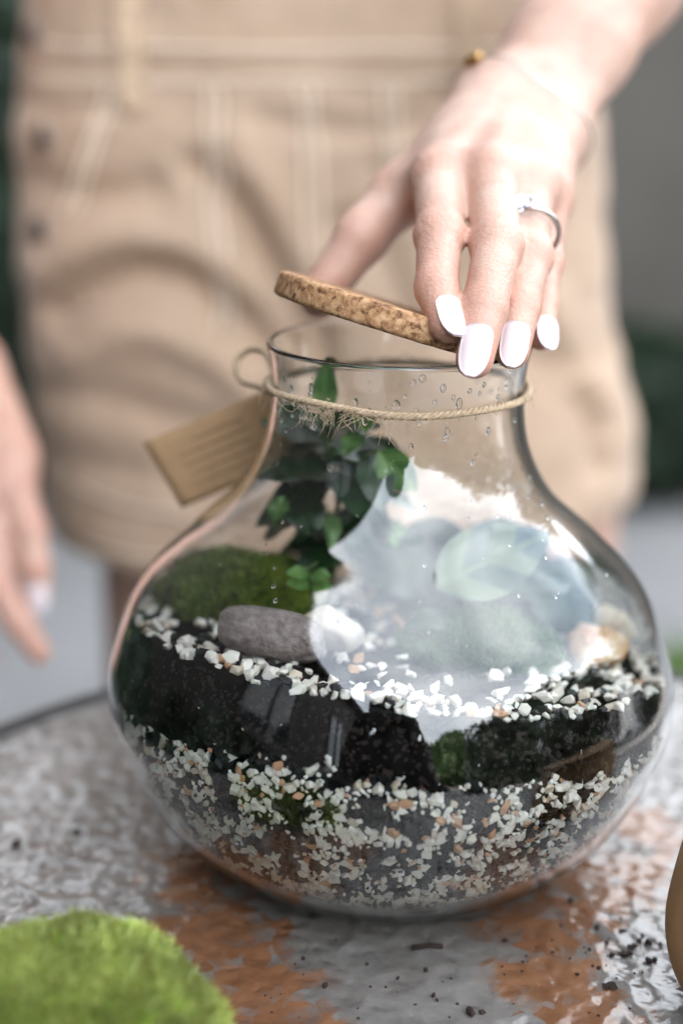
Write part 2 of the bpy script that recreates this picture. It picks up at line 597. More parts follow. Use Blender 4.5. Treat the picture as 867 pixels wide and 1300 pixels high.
m_iron = simple('dark_iron', (.03, .028, .027), .45, metal=.4, var=.2, vscale=40)
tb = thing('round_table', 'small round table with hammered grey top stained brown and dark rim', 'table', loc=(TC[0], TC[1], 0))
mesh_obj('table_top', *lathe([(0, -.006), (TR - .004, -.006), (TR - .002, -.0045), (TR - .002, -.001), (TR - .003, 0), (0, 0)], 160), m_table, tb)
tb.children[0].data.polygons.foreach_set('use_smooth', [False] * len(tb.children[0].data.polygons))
mesh_obj('rim', *lathe([(TR - .0015, -.018), (TR + .005, -.018), (TR + .007, -.014), (TR + .007, -.001), (TR + .005, .0015), (TR - .0015, .0015), (TR - .0015, -.018)], 160), m_iron, tb)
for k in range(3):
    a = R(30 + 120 * k)
    mesh_obj('leg', *tube([(math.cos(a) * (TR - .006), math.sin(a) * (TR - .006), -.012), (math.cos(a) * (TR - .03), math.sin(a) * (TR - .03), -.35),
                          (math.cos(a) * (TR + .0), math.sin(a) * (TR + .0), GROUND)], .009, 10), m_iron, tb)

# =================================================================== GLASS JAR
prof_o = [(.0, .0035), (.022, .0022), (.036, .0004), (.047, .0004), (.0625, .0068), (.0800, .0245), (.0905, .0480), (.0922, .060), (.0905, .0715), (.0822, .0925),
          (.0665, .1095), (.0503, .1245), (.0421, .1400), (.0394, .155), (.0397, .164), (.0408, .1712)]
po = catmull(prof_o, 8)
po[:, 0] = np.maximum(po[:, 0], 0)
po[0, 0] = 0
TH = .0022
tan = np.gradient(po, axis=0)
tan /= np.linalg.norm(tan, axis=1)[:, None]
nin = np.stack([-tan[:, 1], tan[:, 0]], 1)
thick = np.interp(po[:, 1], [0, .012, .04, .16, .1712], [.0026, .0024, TH, TH, TH])
pi_ = po + nin * thick[:, None]
pi_[:, 0] = np.maximum(pi_[:, 0], 0)
pi_[0] = (0, pi_[0][1])
keep = [0]
for i in range(1, len(pi_)):
    if pi_[i, 0] > pi_[keep[-1], 0] - 1 and (pi_[i, 1] >= pi_[keep[-1], 1] - 1e-5 or pi_[i, 0] > .02):
        keep.append(i)
pi_ = pi_[keep]
lip = [(po[-1, 0] + .0001, po[-1, 1] + .0006), (po[-1, 0] - .0006, po[-1, 1] + .0013), (po[-1, 0] - .0015, po[-1, 1] + .0013), (pi_[-1, 0], pi_[-1, 1] + .0006)]
jar_prof = [tuple(q) for q in po] + lip + [tuple(q) for q in pi_[::-1]]
m_glass = glass_mat('clear_glass', (.985, .992, .985), 0.0, 1.58)
jv, jf = lathe(jar_prof, 192)
jar = mesh_obj('glass_jar', jv, jf, m_glass)
tag(jar, 'bulbous clear glass terrarium jar standing on the round table', 'jar')


def r_in(z):
    s = pi_[:, 1].argsort(kind='stable')
    return float(np.interp(z, pi_[s, 1], pi_[s, 0]))


def n_in(z):
    """outward wall normal (r, z) at the inner wall"""
    dr = (r_in(z + .002) - r_in(z - .002)) / .004
    q = np.array([1, -dr])
    return q / np.linalg.norm(q)


# soil surface height and gravel top height
def z_soil(x, y):
    return .0735 - .14 * y - .10 * x + .0022 * mnoise.noise(Vector((x * 60, y * 60, 3)))


def z_grav(x, y):
    a = math.atan2(y, x)
    return .0590 - .10 * y - .035 * x + .002 * math.sin(3.1 * a + 1) + .0030 * mnoise.noise(Vector((x * 45, y * 45, 9))) + .0045 * mnoise.noise(Vector((x * 130, y * 130, 2)))


m_soil = ramp_mat('dark_soil', [(.35, (.002, .0015, .0013)), (.7, (.007, .005, .004))], 260, rough=.8, bump=.8, bscale=500, dist=.0012)
m_soil_in = ramp_mat('black_filler', [(.35, (.003, .003, .0033)), (.75, (.010, .010, .011))], 300, rough=.6, bump=.9, bscale=420, dist=.0015)

for m_ in (m_soil, m_soil_in):
    m_.node_tree.nodes['Principled BSDF'].inputs['Specular IOR Level'].default_value = .04


def clip_wall(x, y, z, gap):
    """radius limit inside the jar wall"""
    lim = r_in(max(z, .004)) - gap
    r = math.hypot(x, y)
    return (x * lim / r, y * lim / r) if r > lim else (x, y)


# soil body: wall band from gravel top up to soil surface, capped by the soil surface
def layer(zlo, zhi, gap, nth=180, nz=14, nr=22, jit=0.0):
    V, Fc = [], []
    for k in range(nth):
        a = 2 * math.pi * k / nth
        for j in range(nz + 1):
            t = j / nz
            x, y = .085 * math.cos(a), .085 * math.sin(a)
            zz = zlo(x, y) * (1 - t) + zhi(x, y) * t
            for _ in range(3):
                rr = r_in(zz) - gap
                x, y = rr * math.cos(a), rr * math.sin(a)
                zz = zlo(x, y) * (1 - t) + zhi(x, y) * t
            q = mnoise.noise(Vector((x * 400, y * 400, zz * 400))) * jit
            V.append((x * (1 - q), y * (1 - q), zz))
    w_ = nz + 1
    for k in range(nth):
        k2 = (k + 1) % nth
        for j in range(nz):
            Fc.append((k * w_ + j, k2 * w_ + j, k2 * w_ + j + 1, k * w_ + j + 1))
    base = len(V)
    top = [V[k * w_ + nz] for k in range(nth)]
    for i in range(1, nr):
        s = 1 - i / nr
        for k in range(nth):
            x, y = top[k][0] * s, top[k][1] * s
            V.append((x, y, zhi(x, y) + .0014 * mnoise.noise(Vector((x * 260, y * 260, 1)))))
    V.append((0, 0, zhi(0, 0)))
    for k in range(nth):
        k2 = (k + 1) % nth
        Fc.append((k * w_ + nz, k2 * w_ + nz, base + k2, base + k))
        for i in range(nr - 2):
            Fc.append((base + i * nth + k, base + i * nth + k2, base + (i + 1) * nth + k2, base + (i + 1) * nth + k))
        Fc.append((base + (nr - 2) * nth + k, base + (nr - 2) * nth + k2, len(V) - 1))
    return V, Fc


soil = thing('soil_layer', 'band of dark potting soil between the gravel layers inside the jar', 'soil')
mesh_obj('soil_body', *layer(z_grav, z_soil, .0007, jit=.004), m_soil, soil)
gravel = thing('gravel_layer', 'layer of black and white gravel at the bottom of the jar', 'gravel')
mesh_obj('black_filler', *layer(lambda x, y: .0035, lambda x, y: z_grav(x, y) - .0006, .0022, jit=.006), m_soil_in, gravel)

# chips ------------------------------------------------------------
def chip_mesh(name, seed, mat_, squash=.62):
    bm = bmesh.new()
    r = random.Random(seed)
    sx, sy, sz = r.uniform(.85, 1.3), r.uniform(.65, 1.0), squash * r.uniform(.85, 1.15)
    for k in range(15):
        v = Vector((r.gauss(0, 1), r.gauss(0, 1), r.gauss(0, 1))).normalized() * r.uniform(.9, 1.08)
        bm.verts.new((v.x * sx, v.y * sy, v.z * sz))
    res = bmesh.ops.convex_hull(bm, input=list(bm.verts))
    bmesh.ops.delete(bm, geom=[g for g in bm.verts if not g.link_faces], context='VERTS')
    bmesh.ops.recalc_face_normals(bm, faces=list(bm.faces))
    me = bpy.data.meshes.new(name)
    bm.to_mesh(me)
    bm.free()
    if mat_:
        me.materials.append(mat_)
    return me


m_white = ramp_mat('white_quartz', [(.3, (.76, .69, .59)), (.6, (.92, .87, .79))], 300, rough=.45, sss=.15)
m_cream = ramp_mat('cream_quartz', [(.3, (.58, .46, .33)), (.65, (.74, .66, .54))], 300, rough=.45, sss=.15)
m_orange = ramp_mat('orange_quartz', [(.3, (.48, .22, .10)), (.65, (.68, .42, .25))], 300, rough=.45, sss=.1)
m_black = ramp_mat('black_stone', [(.3, (.005, .005, .0055)), (.7, (.018, .018, .02))], 300, rough=.45)
m_black.node_tree.nodes['Principled BSDF'].inputs['Specular IOR Level'].default_value = .2
CHIP_M = {'w': m_white, 'c': m_cream, 'o': m_orange, 'k': m_black}
CHIPS = {k: [chip_mesh('%s_chip' % {'w': 'white', 'c': 'cream', 'o': 'orange', 'k': 'black'}[k], i * 7 + ord(k), m_) for i in range(14)] for k, m_ in CHIP_M.items()}


def place_matrix(pos, normal, size, r):
    n_ = Vector(normal).normalized()
    q = n_.to_track_quat('Z', 'Y').to_matrix().to_4x4()
    return Matrix.Translation(Vector(pos)) @ q @ Matrix.Rotation(r.uniform(0, 6.28), 4, 'Z') @ Matrix.Rotation(r.gauss(0, .35), 4, 'X') @ Matrix.Scale(size, 4)


def kindpick(r, pk=0.0):
    u = r.random()
    if u < pk:
        return 'k'
    u = r.random()
    return 'w' if u < .76 else ('c' if u < .92 else 'o')


def build_chips(parent, specs, n_single, names):
    """specs: (importance, kind, matrix). The most visible become separate parts, the rest one stuff part."""
    specs.sort(key=lambda s: -s[0])
    for imp, k, M in specs[:n_single]:
        o_ = bpy.data.objects.new(names[k], rng.choice(CHIPS[k]))
        COL.objects.link(o_)
        o_.parent = parent
        o_.matrix_local = M
    rest = specs[n_single:]
    if not rest:
        return
    V, Fc, MI = [], [], []
    keys = ['w', 'c', 'o', 'k']
    cache = {}
    for k in keys:
        for me in CHIPS[k]:
            cv = np.empty(len(me.vertices) * 3)
            me.vertices.foreach_get('co', cv)
            cache[me.name] = (cv.reshape(-1, 3), np.array([tuple(p.vertices) for p in me.polygons]))
    vs, fs, n0 = [], [], 0
    for imp, k, M in rest:
        cv, cf = cache[rng.choice(CHIPS[k]).name]
        A = np.array(M)
        vs.append(cv @ A[:3, :3].T + A[:3, 3])
        fs.append(cf + n0)
        n0 += len(cv)
        MI += [keys.index(k)] * len(cf)
    o_ = mesh_obj('loose_gravel', np.vstack(vs), np.vstack(fs), None, parent, smooth=False)
    for k in keys:
        o_.data.materials.append(CHIP_M[k])
    o_.data.polygons.foreach_set('material_index', MI)
    o_['kind'] = 'stuff'


def visible(pos):
    v = np.array(pos) - CAM
    n_ = np.array([pos[0], pos[1], 0]) / (math.hypot(pos[0], pos[1]) + 1e-9)
    return -(v @ n_) / np.linalg.norm(v)


r = random.Random(21)
specs, cells = [], {}
for _ in range(60000):
    a = r.uniform(0, 2 * math.pi)
    z = .0045 + r.random() * .077
    rr = r_in(z)
    x, y = rr * math.cos(a), rr * math.sin(a)
    zt = z_grav(x, y)
    if z > zt:
        # stray chips scattered up in the soil band
        if not (z < zt + .016 and r.random() < .012 * (1 - (z - zt) / .016)):
            continue
    n2 = n_in(z)
    nrm = np.array([n2[0] * math.cos(a), n2[0] * math.sin(a), n2[1]])
    low = z < .022
    size = (r.uniform(.0014, .0027) if r.random() < .68 else r.uniform(.0006, .0012)) * (.8 if low else 1)
    pos = np.array([x, y, z]) - nrm * (.0005 + size * .62)
    key = tuple((pos / .0045).astype(int))
    ok = True
    for dx in (-1, 0, 1):
        for dy in (-1, 0, 1):
            for dz in (-1, 0, 1):
                for q, s_ in cells.get((key[0] + dx, key[1] + dy, key[2] + dz), ()):
                    if np.linalg.norm(q - pos) < (size + s_) * .56:
                        ok = False
    if not ok:
        continue
    cells.setdefault(key, []).append((pos, size))
    clump = mnoise.noise(Vector((x * 150, y * 150, z * 150)))
    k = kindpick(r, .34 - 1.5 * clump)
    specs.append((visible(pos) * size * (1.0 if k != 'k' else .55) * (1.2 if z > .03 else .6), k, place_matrix(pos, nrm, size, r)))
# crumbs of soil pressed against the glass
sspec = []
m_cr2 = ramp_mat('brown_soil_crumb', [(.3, (.005, .003, .002)), (.7, (.022, .013, .008))], 200, rough=.9)
for _ in range(2600):
    a = r.uniform(0, 2 * math.pi)
    t = r.random()
    x, y = .085 * math.cos(a), .085 * math.sin(a)
    z = z_grav(x, y) * (1 - t) + (z_soil(x, y) - .001) * t
    n2 = n_in(z)
    nrm = np.array([n2[0] * math.cos(a), n2[0] * math.sin(a), n2[1]])
    size = r.uniform(.0003, .0011) if r.random() < .9 else r.uniform(.001, .002)
    pos = np.array([r_in(z) * math.cos(a), r_in(z) * math.sin(a), z]) - nrm * (.0004 + size * .5)
    sspec.append((pos, place_matrix(pos, nrm, size, r)))
cvs = []
for i in range(6):
    me = chip_mesh('crumb_shape', 300 + i, None)
    cvs.append((np.array([tuple(v.co) for v in me.vertices]), np.array([tuple(p.vertices) for p in me.polygons])))
    bpy.data.meshes.remove(me)
vs, fs, n0 = [], [], 0
for pos, M in sspec:
    cv, cf = r.choice(cvs)
    A = np.array(M)
    vs.append(cv @ A[:3, :3].T + A[:3, 3]); fs.append(cf + n0); n0 += len(cv)
so_ = mesh_obj('soil_crumbs', np.vstack(vs), np.vstack(fs), m_cr2, soil, smooth=False)
so_['kind'] = 'stuff'
build_chips(gravel, specs, 300, {'w': 'white_chip', 'c': 'cream_chip', 'o': 'orange_chip', 'k': 'black_chip'})

# gravel strewn over the soil
topg = thing('top_gravel', 'white gravel strewn over the soil along the jar wall', 'gravel')
r = random.Random(5)
specs, used = [], []
tries = 0
while len(specs) < 820 and tries < 40000:
    tries += 1
    a = r.uniform(0, 2 * math.pi)
    q = 1 - abs(r.gauss(0, .13))
    if r.random() < .18:
        q = math.sqrt(r.random())
    x0, y0 = math.cos(a), math.sin(a)
    zz = z_soil(x0 * .08, y0 * .08)
    rr = (r_in(zz) - .0022) * q
    x, y = rr * x0, rr * y0
    zz = z_soil(x, y)
    size = r.uniform(.0014, .0030)
    if mnoise.noise(Vector((x * 70, y * 70, 4))) < -.12 and q < .93:
        continue
    zz += size * r.uniform(.2, .9)
    x, y = clip_wall(x, y, zz, .0006 + size)
    pos = np.array([x, y, zz])
    if any(np.linalg.norm(pos - u) < (size + s_) * .7 for u, s_ in used):
        continue
    used.append((pos, size))
    k = kindpick(r, .16)
    imp = size * (1.5 if y < -.02 else .7)
    specs.append((imp, k, place_matrix(pos, (r.gauss(0, .4), r.gauss(0, .4), 1), size, r)))
build_chips(topg, specs, 290, {'w': 'white_chip', 'c': 'cream_chip', 'o': 'orange_chip', 'k': 'black_chip'})


# =================================================================== STONES, MOSS, PLANTS IN THE JAR
def rock(name, label, center, axes, rotz, m, seed, amp=.18, freq=1.7, tilt=0, facets=0, sub=4, p=2.0):
    bm = bmesh.new()
    bmesh.ops.create_icosphere(bm, subdivisions=sub, radius=1)
    rr = random.Random(seed)
    pl = [(Vector((rr.gauss(0, 1), rr.gauss(0, 1), rr.gauss(0, 1))).normalized(), rr.uniform(.6, .85)) for _ in range(facets)]
    for v in bm.verts:
        c = v.co.copy()
        if p != 2:
            ln = (abs(c.x) ** p + (c.y ** 2 + c.z ** 2) ** (p / 2)) ** (1 / p)
            c = c / ln
        for n_, d_ in pl:
            e = c.dot(n_) - d_
            if e > 0:
                c -= n_ * e * .9
        c *= 1 + amp * mnoise.noise(c * freq + Vector((seed, 0, 0))) + amp * .25 * mnoise.noise(c * freq * 4)
        v.co = Vector((c.x * axes[0], c.y * axes[1], c.z * axes[2]))
    me = bpy.data.meshes.new(name)
    bm.to_mesh(me)
    bm.free()
    me.materials.append(m)
    me.polygons.foreach_set('use_smooth', [True] * len(me.polygons))
    o_ = bpy.data.objects.new(name, me)
    COL.objects.link(o_)
    o_.location = center
    o_.rotation_euler = (0, tilt, rotz)
    return tag(o_, label, 'stone')


m_greystone = ramp_mat('grey_brown_stone', [(.3, (.13, .10, .09)), (.5, (.23, .19, .175)), (.72, (.34, .29, .27))], 330, rough=.8, bump=1.0, bscale=380, dist=.0016)
m_quartz = ramp_mat('pale_quartz', [(.25, (.50, .38, .24)), (.5, (.72, .66, .56)), (.8, (.82, .80, .76))], 70, rough=.5, bump=.3, bscale=300, dist=.0005, sss=.2)
m_rust = ramp_mat('rust_stained_quartz', [(.40, (.36, .15, .045)), (.54, (.55, .37, .21)), (.70, (.66, .60, .51))], 75, rough=.55, bump=.5, bscale=260, dist=.0008, sss=.15)
c = P(346, 806, -.042)
rock('oval_stone', 'smooth grey brown oval stone lying on the soil in the jar', c, (.0163, .0078, .0075), R(-8), m_greystone, 3, .05, 1.2, R(7), p=2.8)
c = P(424, 800, -.028)
rock('pale_stone', 'angular cream quartz stone beside the oval grey stone', c, (.0095, .0085, .0075), R(30), m_quartz, 8, .15, 1.6, R(25), facets=7)
c = P(752, 824, -.012)
rock('rusty_stone', 'pale quartz stone with rust orange stain at the right wall', c, (.0115, .010, .0085), R(20), m_rust, 12, .2, 1.6, R(-20), facets=6)
c = P(775, 800, .01)
rock('white_stone', 'small white quartz stone behind the rust stained one', c, (.009, .008, .0085), R(70), m_quartz, 15, .2, 1.6, 0, facets=6)


def moss(name, label, center, rad, n, blade, mats, seed, cat='moss', amp=.22):
    t = thing(name, label, cat, loc=tuple(center))
    rr = np.random.default_rng(seed)
    bm = bmesh.new()
    bmesh.ops.create_icosphere(bm, subdivisions=4, radius=1)
    rad = np.array(rad)

    def surf(d):
        return 1 + amp * mnoise.noise(Vector(d * 2.0) + Vector((seed, 0, 0))) + amp * .6 * mnoise.noise(Vector(d * 5.5))
    for v in bm.verts:
        d = np.array(v.co)
        q = rad * d * surf(d) * .93
        if q[2] < -rad[2] * .25:
            q[2] = -rad[2] * .25
        v.co = q
    me = bpy.data.meshes.new('cushion')
    bm.to_mesh(me)
    bm.free()
    me.materials.append(mats[0])
    ob_ = bpy.data.objects.new('cushion', me)
    COL.objects.link(ob_)
    ob_.parent = t
    V, Fc, MI = [], [], []
    D = rr.normal(0, 1, (n * 2, 3))
    D /= np.linalg.norm(D, axis=1)[:, None]
    D = D[D[:, 2] > -.2][:n]
    for d in D:
        s_ = surf(d)
        base = rad * d * s_ * .93
        nr = d / rad
        nr = nr / np.linalg.norm(nr) + rr.normal(0, .5, 3) + np.array([0, 0, .35])
        nr /= np.linalg.norm(nr)
        side = np.cross(nr, rr.normal(0, 1, 3))
        side /= np.linalg.norm(side)
        L = blade * rr.uniform(.6, 1.35)
        W = blade * .13
        i = len(V)
        V += [base - side * W, base + side * W, base + nr * L + rr.normal(0, .18, 3) * L]
        Fc.append((i, i + 1, i + 2))
        MI.append(int(rr.integers(0, len(mats) - 1)))
    f = mesh_obj('moss_shoots', V, Fc, None, t, smooth=False)
    for q in mats[1:]:
        f.data.materials.append(q)
    f.data.polygons.foreach_set('material_index', MI)
    f['kind'] = 'stuff'
    return t


m_m0 = simple('moss_base', (.05, .075, .012), .9, var=.4, vscale=120)
m_m1 = simple('moss_green', (.17, .25, .03), .6, var=.45, vscale=60)
m_m2 = simple('moss_olive', (.26, .29, .055), .6, var=.45, vscale=60)
m_m3 = simple('moss_deep', (.08, .14, .018), .6, var=.45, vscale=60)
c = P(298, 765, .012)
moss('moss_cushion', 'dark olive moss cushion behind the oval stone in the jar', c, (.029, .022, .0165), 14000, .0022, [m_m0, m_m1, m_m2, m_m3], 2)
c = P(605, 845, -.018)
m_g0 = simple('fresh_moss_base', (.05, .09, .015), .9, var=.4, vscale=120)
m_g1 = simple('fresh_moss', (.07, .16, .035), .6, var=.3, vscale=60)
m_g2 = simple('fresh_moss_light', (.11, .22, .05), .6, var=.3, vscale=60)
moss('moss_cushion', 'fresh green feathery moss cushion behind the mirrored sky', c, (.023, .018, .014), 9000, .0045, [m_g0, m_g1, m_g2], 4)
m_f0 = simple('bright_moss_base', (.12, .20, .012), .9, var=.4, vscale=120)
m_f1 = simple('bright_moss', (.26, .35, .05), .6, var=.8, vscale=38)
m_f2 = simple('bright_moss_light', (.46, .52, .15), .6, var=.7, vscale=38)
m_f3 = simple('bright_moss_brown', (.22, .22, .03), .6, var=.3, vscale=40)
moss('moss_clump', 'large bright green moss clump lying on the table', (-.086, -.146, .008), (.052, .046, .046), 60000, .0026,
     [m_f0, m_f1, m_f2, m_f2, m_f3], 6, amp=.09)


def leaf_grid(L, W, fold=.25, droop=.35, nu=12, nv=9, tipp=1.0, thick=0):
    """leaf lying along +X, base at origin, +Z up"""
    V, Fc = [], []
    for i in range(nu + 1):
        u = i / nu
        wd = W * (math.sin(math.pi * min(1, u ** .8)) ** .75) * (1 - .1 * u)
        for j in range(nv):
            v = -1 + 2 * j / (nv - 1)
            V.append((L * u, v * wd, fold * abs(v) * wd - droop * L * u * u + .02 * L * math.sin(u * 14) * abs(v)))
    for i in range(nu):
        for j in range(nv - 1):
            a = i * nv + j
            Fc.append((a, a + nv, a + nv + 1, a + 1))
    return V, Fc


def leaf_obj(parent, base, direc, upv, L, W, m, fold=.25, droop=.35, name='leaf'):
    o_ = mesh_obj(name, *leaf_grid(L, W, fold, droop), m, parent)
    x = Vector(direc).normalized()
    z = (Vector(upv) - x * x.dot(Vector(upv))).normalized()
    y = z.cross(x)
    o_.matrix_local = Matrix(((x.x, y.x, z.x, base[0]), (x.y, y.y, z.y, base[1]), (x.z, y.z, z.z, base[2]), (0, 0, 0, 1)))
    return o_


def leaf_mat(name, c1, c2, stripes=12., thr=.55, L=.03):
    m, nt_, b_ = mat(name)
    n_, l_ = nt_.nodes, nt_.links
    t_ = n_.new('ShaderNodeTexCoord')
    sp = n_.new('ShaderNodeSeparateXYZ')
    l_.new(t_.outputs['Object'], sp.inputs[0])
    ab = n_.new('ShaderNodeMath'); ab.operation = 'ABSOLUTE'; l_.new(sp.outputs['Y'], ab.inputs[0])
    ad = n_.new('ShaderNodeMath'); ad.operation = 'MULTIPLY_ADD'; ad.inputs[1].default_value = -.9
    l_.new(ab.outputs[0], ad.inputs[0]); l_.new(sp.outputs['X'], ad.inputs[2])
    sn_ = n_.new('ShaderNodeMath'); sn_.operation = 'MULTIPLY'; sn_.inputs[1].default_value = stripes / L * 3.14
    l_.new(ad.outputs[0], sn_.inputs[0])
    si = n_.new('ShaderNodeMath'); si.operation = 'SINE'; l_.new(sn_.outputs[0], si.inputs[0])
    mr_ = n_.new('ShaderNodeMapRange'); mr_.inputs['From Min'].default_value = thr - .3; mr_.inputs['From Max'].default_value = thr + .3
    l_.new(si.outputs[0], mr_.inputs['Value'])
    mid = n_.new('ShaderNodeMapRange'); mid.inputs['From Min'].default_value = .0011; mid.inputs['From Max'].default_value = .0005
    l_.new(ab.outputs[0], mid.inputs['Value'])
    mx_ = n_.new('ShaderNodeMath'); mx_.operation = 'MAXIMUM'; l_.new(mr_.outputs[0], mx_.inputs[0]); l_.new(mid.outputs[0], mx_.inputs[1])
    mix = n_.new('ShaderNodeMixRGB'); mix.inputs[1].default_value = (*c1, 1); mix.inputs[2].default_value = (*c2, 1)
    l_.new(mx_.outputs[0], mix.inputs[0]); l_.new(mix.outputs[0], b_.inputs['Base Color'])
    b_.inputs['Roughness'].default_value = .4
    return m


m_dl = leaf_mat('deep_green_leaf', (.010, .038, .012), (.018, .06, .018), 5, .6)
m_ml = leaf_mat('young_green_leaf', (.07, .17, .04), (.12, .24, .06), 5, .5)
m_var = leaf_mat('striped_leaf', (.020, .055, .03), (.075, .115, .045), 4.0, .0, .04)
m_stem = simple('green_stem', (.07, .10, .03), .5, var=.3, vscale=200)

# leafy plant rising into the neck at the back left
bp0 = P(415, 770, .02)
pl = thing('leafy_plant', 'dark leafy plant rising into the jar neck behind the moss', 'plant', loc=tuple(bp0))
top = P(412, 490, .012) - bp0
stem_pts = catmull([(0, 0, 0), P(428, 690, .018) - bp0, P(425, 600, .012) - bp0, P(408, 540, .010) - bp0, top], 8)
mesh_obj('stem', *tube(stem_pts, np.linspace(.0011, .0006, len(stem_pts)), 8), m_stem, pl)
st2 = catmull([P(425, 650, .014) - bp0, P(455, 590, .006) - bp0, P(480, 570, .0) - bp0], 6)
mesh_obj('stem', *tube(st2, .0007, 8), m_stem, pl)
LV = [((425, 610, .012), (-1, -.2, -.35), .030, .0105), ((422, 600, .012), (-.75, -.5, .25), .026, .009), ((430, 590, .010), (.9, -.4, .1), .024, .009),
      ((425, 585, .012), (-.1, .7, .3), .026, .010), ((480, 572, .0), (.8, -.3, -.8), .018, .006), ((470, 580, .002), (.2, -.6, -.6), .018, .0065),
      ((410, 545, .010), (-.6, -.3, .5), .020, .0075), ((412, 540, .010), (.7, .2, .1), .020, .0075), ((410, 520, .011), (.05, -.3, 1), .017, .0045),
      ((428, 680, .018), (-1, .0, -.2), .022, .008), ((428, 690, .018), (-.6, -.6, -.3), .02, .0075), ((428, 640, .016), (.6, .5, -.1), .022, .008),
      ((420, 560, .012), (-.9, .3, -.2), .024, .009), ((440, 600, .008), (.3, -.8, -.3), .022, .008),
      ((420, 590, .016), (-.8, .2, -.5), .030, .012), ((420, 560, .016), (-.5, .2, .2), .026, .010), ((430, 560, .016), (.7, .1, -.3), .028, .011), ((430, 610, .016), (.7, .1, -.5), .028, .011),
      ((415, 630, .016), (-.8, .1, -.4), .028, .011), ((420, 650, .02), (-.2, -.1, -1), .026, .011), ((440, 640, .018), (.4, -.1, -.9), .026, .010), ((400, 600, .018), (-.7, .1, .1), .024, .010)]
for i, (b0, d_, L, W) in enumerate(LV):
    q = P(*b0) - bp0
    leaf_obj(pl, q, d_, (0, -.35, 1) if abs(d_[2]) < .8 else (0, -1, .2), L, W, m_ml if i in (8, 4) else m_dl, .22, .25)
rl = random.Random(31)
for k in range(34):
    q = P(rl.uniform(352, 492), rl.gauss(590, 45), rl.uniform(.0, .028))
    if q[2] > .166 or math.hypot(q[0], q[1]) > r_in(float(q[2])) - .012:
        continue
    leaf_obj(pl, q - bp0, (rl.gauss(0, 1), rl.gauss(-.2, .8), rl.gauss(-.2, .6)), (rl.gauss(0, .4), -.4, 1), rl.uniform(.009, .015), rl.uniform(.0035, .0055), m_ml if rl.random() < .22 else m_dl, .25, .3)
# striped-leaf plant right of centre
bp1 = P(640, 855, -.005)
vp = thing('striped_leaf_plant', 'small plant with one large pale striped leaf behind the mirrored sky', 'plant', loc=tuple(bp1))
s_ = catmull([(0, 0, 0), P(628, 790, -.008) - bp1, P(622, 740, -.012) - bp1, P(618, 722, -.014) - bp1], 7)
mesh_obj('stem', *tube(s_, np.linspace(.0011, .0007, len(s_)), 8), m_stem, vp)
a_, b_2 = P(551, 748, -.024), P(703, 672, -.004)
leaf_obj(vp, a_ - bp1, b_2 - a_, (.15, -.75, .62), float(np.linalg.norm(b_2 - a_)), .0125, m_var, .2, .10)
s_ = catmull([P(622, 740, -.012) - bp1, P(590, 735, -.018) - bp1, a_ - bp1], 6)
mesh_obj('stem', *tube(s_, .0006, 8), m_stem, vp)
for b0, d_, L, W in [((575, 790, -.02), (-.8, -.3, .2), .016, .006), ((650, 760, .0), (.8, .3, .3), .022, .008), ((640, 800, -.004), (.9, -.3, .1), .02, .007)]:
    leaf_obj(vp, P(*b0) - bp1, d_, (0, -.3, 1), L, W, m_dl, .2, .3)
# broad dark leaves filling the back right
bp4 = P(600, 800, .035)
bpl = thing('broad_leaf_plant', 'broad dark leaved plant at the back behind the striped leaf', 'plant', loc=tuple(bp4))
for px, py, yy in ((560, 720, .03), (680, 720, .03), (600, 690, .035)):
    e = P(px, py, yy) - bp4
    q = catmull([(0, 0, 0), e * .55 + np.array([0, .004, .004]), e], 7)
    mesh_obj('stem', *tube(q, np.linspace(.0012, .0006, len(q)), 7), m_stem, bpl)
for b0, d_, L, W in [((560, 720, .03), (-.9, -.2, .15), .034, .013), ((680, 720, .03), (.7, -.2, -.6), .030, .014), ((680, 720, .03), (-.6, -.3, .3), .034, .014),
                     ((600, 690, .035), (-.9, 0, -.3), .036, .014), ((600, 690, .035), (.9, -.1, -.4), .036, .015), ((620, 740, .035), (.6, -.2, -.2), .036, .014),
                     ((590, 750, .035), (-.8, -.1, -.1), .036, .014), ((640, 750, .033), (.9, .1, -.3), .032, .013), ((600, 680, .034), (.3, 0, -.5), .034, .014)]:
    leaf_obj(bpl, P(*b0) - bp4, d_, (0, -.8, .6), L, W, m_dl, .15, .15)
# little sprig by the pale stone and grass sprig by the rusty stone
bp2 = P(398, 768, -.01)
sp = thing('tiny_sprig', 'tiny leafy sprig standing behind the grey oval stone', 'plant', loc=tuple(bp2))
mesh_obj('stem', *tube([(0, 0, 0), P(394, 742, -.012) - bp2, P(392, 722, -.012) - bp2], .0004, 6), m_stem, sp)
for i, (px, py, dx) in enumerate([(394, 745, 1), (394, 742, -1), (393, 733, .8), (393, 730, -.8), (392, 722, .1)]):
    leaf_obj(sp, P(px, py, -.012) - bp2, (dx, -.4, .25), (0, -.6, .8), .0075, .0028, m_ml, .15, .2)
bp3 = P(716, 838, -.022)
sp = thing('grass_sprig', 'tiny needle leaved grass sprig beside the rust stained stone', 'plant', loc=tuple(bp3))
for k, (px, py) in enumerate([(684, 808), (682, 829), (697, 795), (690, 818), (705, 805), (700, 835)]):
    e = P(px, py, -.026) - bp3
    mesh_obj('blade', *tube(catmull([(0, 0, 0), e * .5 + np.array([0, 0, .001]), e], 4), np.linspace(.0004, .0001, 9), 5), m_ml, sp)
m_yl = simple('yellow_leaf', (.45, .42, .03), .5)
yl = mesh_obj('yellow_leaf', *leaf_grid(.015, .0028, .2, .2), m_yl)
yl.matrix_world = Matrix.Translation(Vector(P(171, 800, -.022))) @ Matrix.Rotation(R(70), 4, 'Y') @ Matrix.Rotation(R(60), 4, 'X')
tag(yl, 'thin yellow leaf pressed against the left wall of the jar', 'leaf')

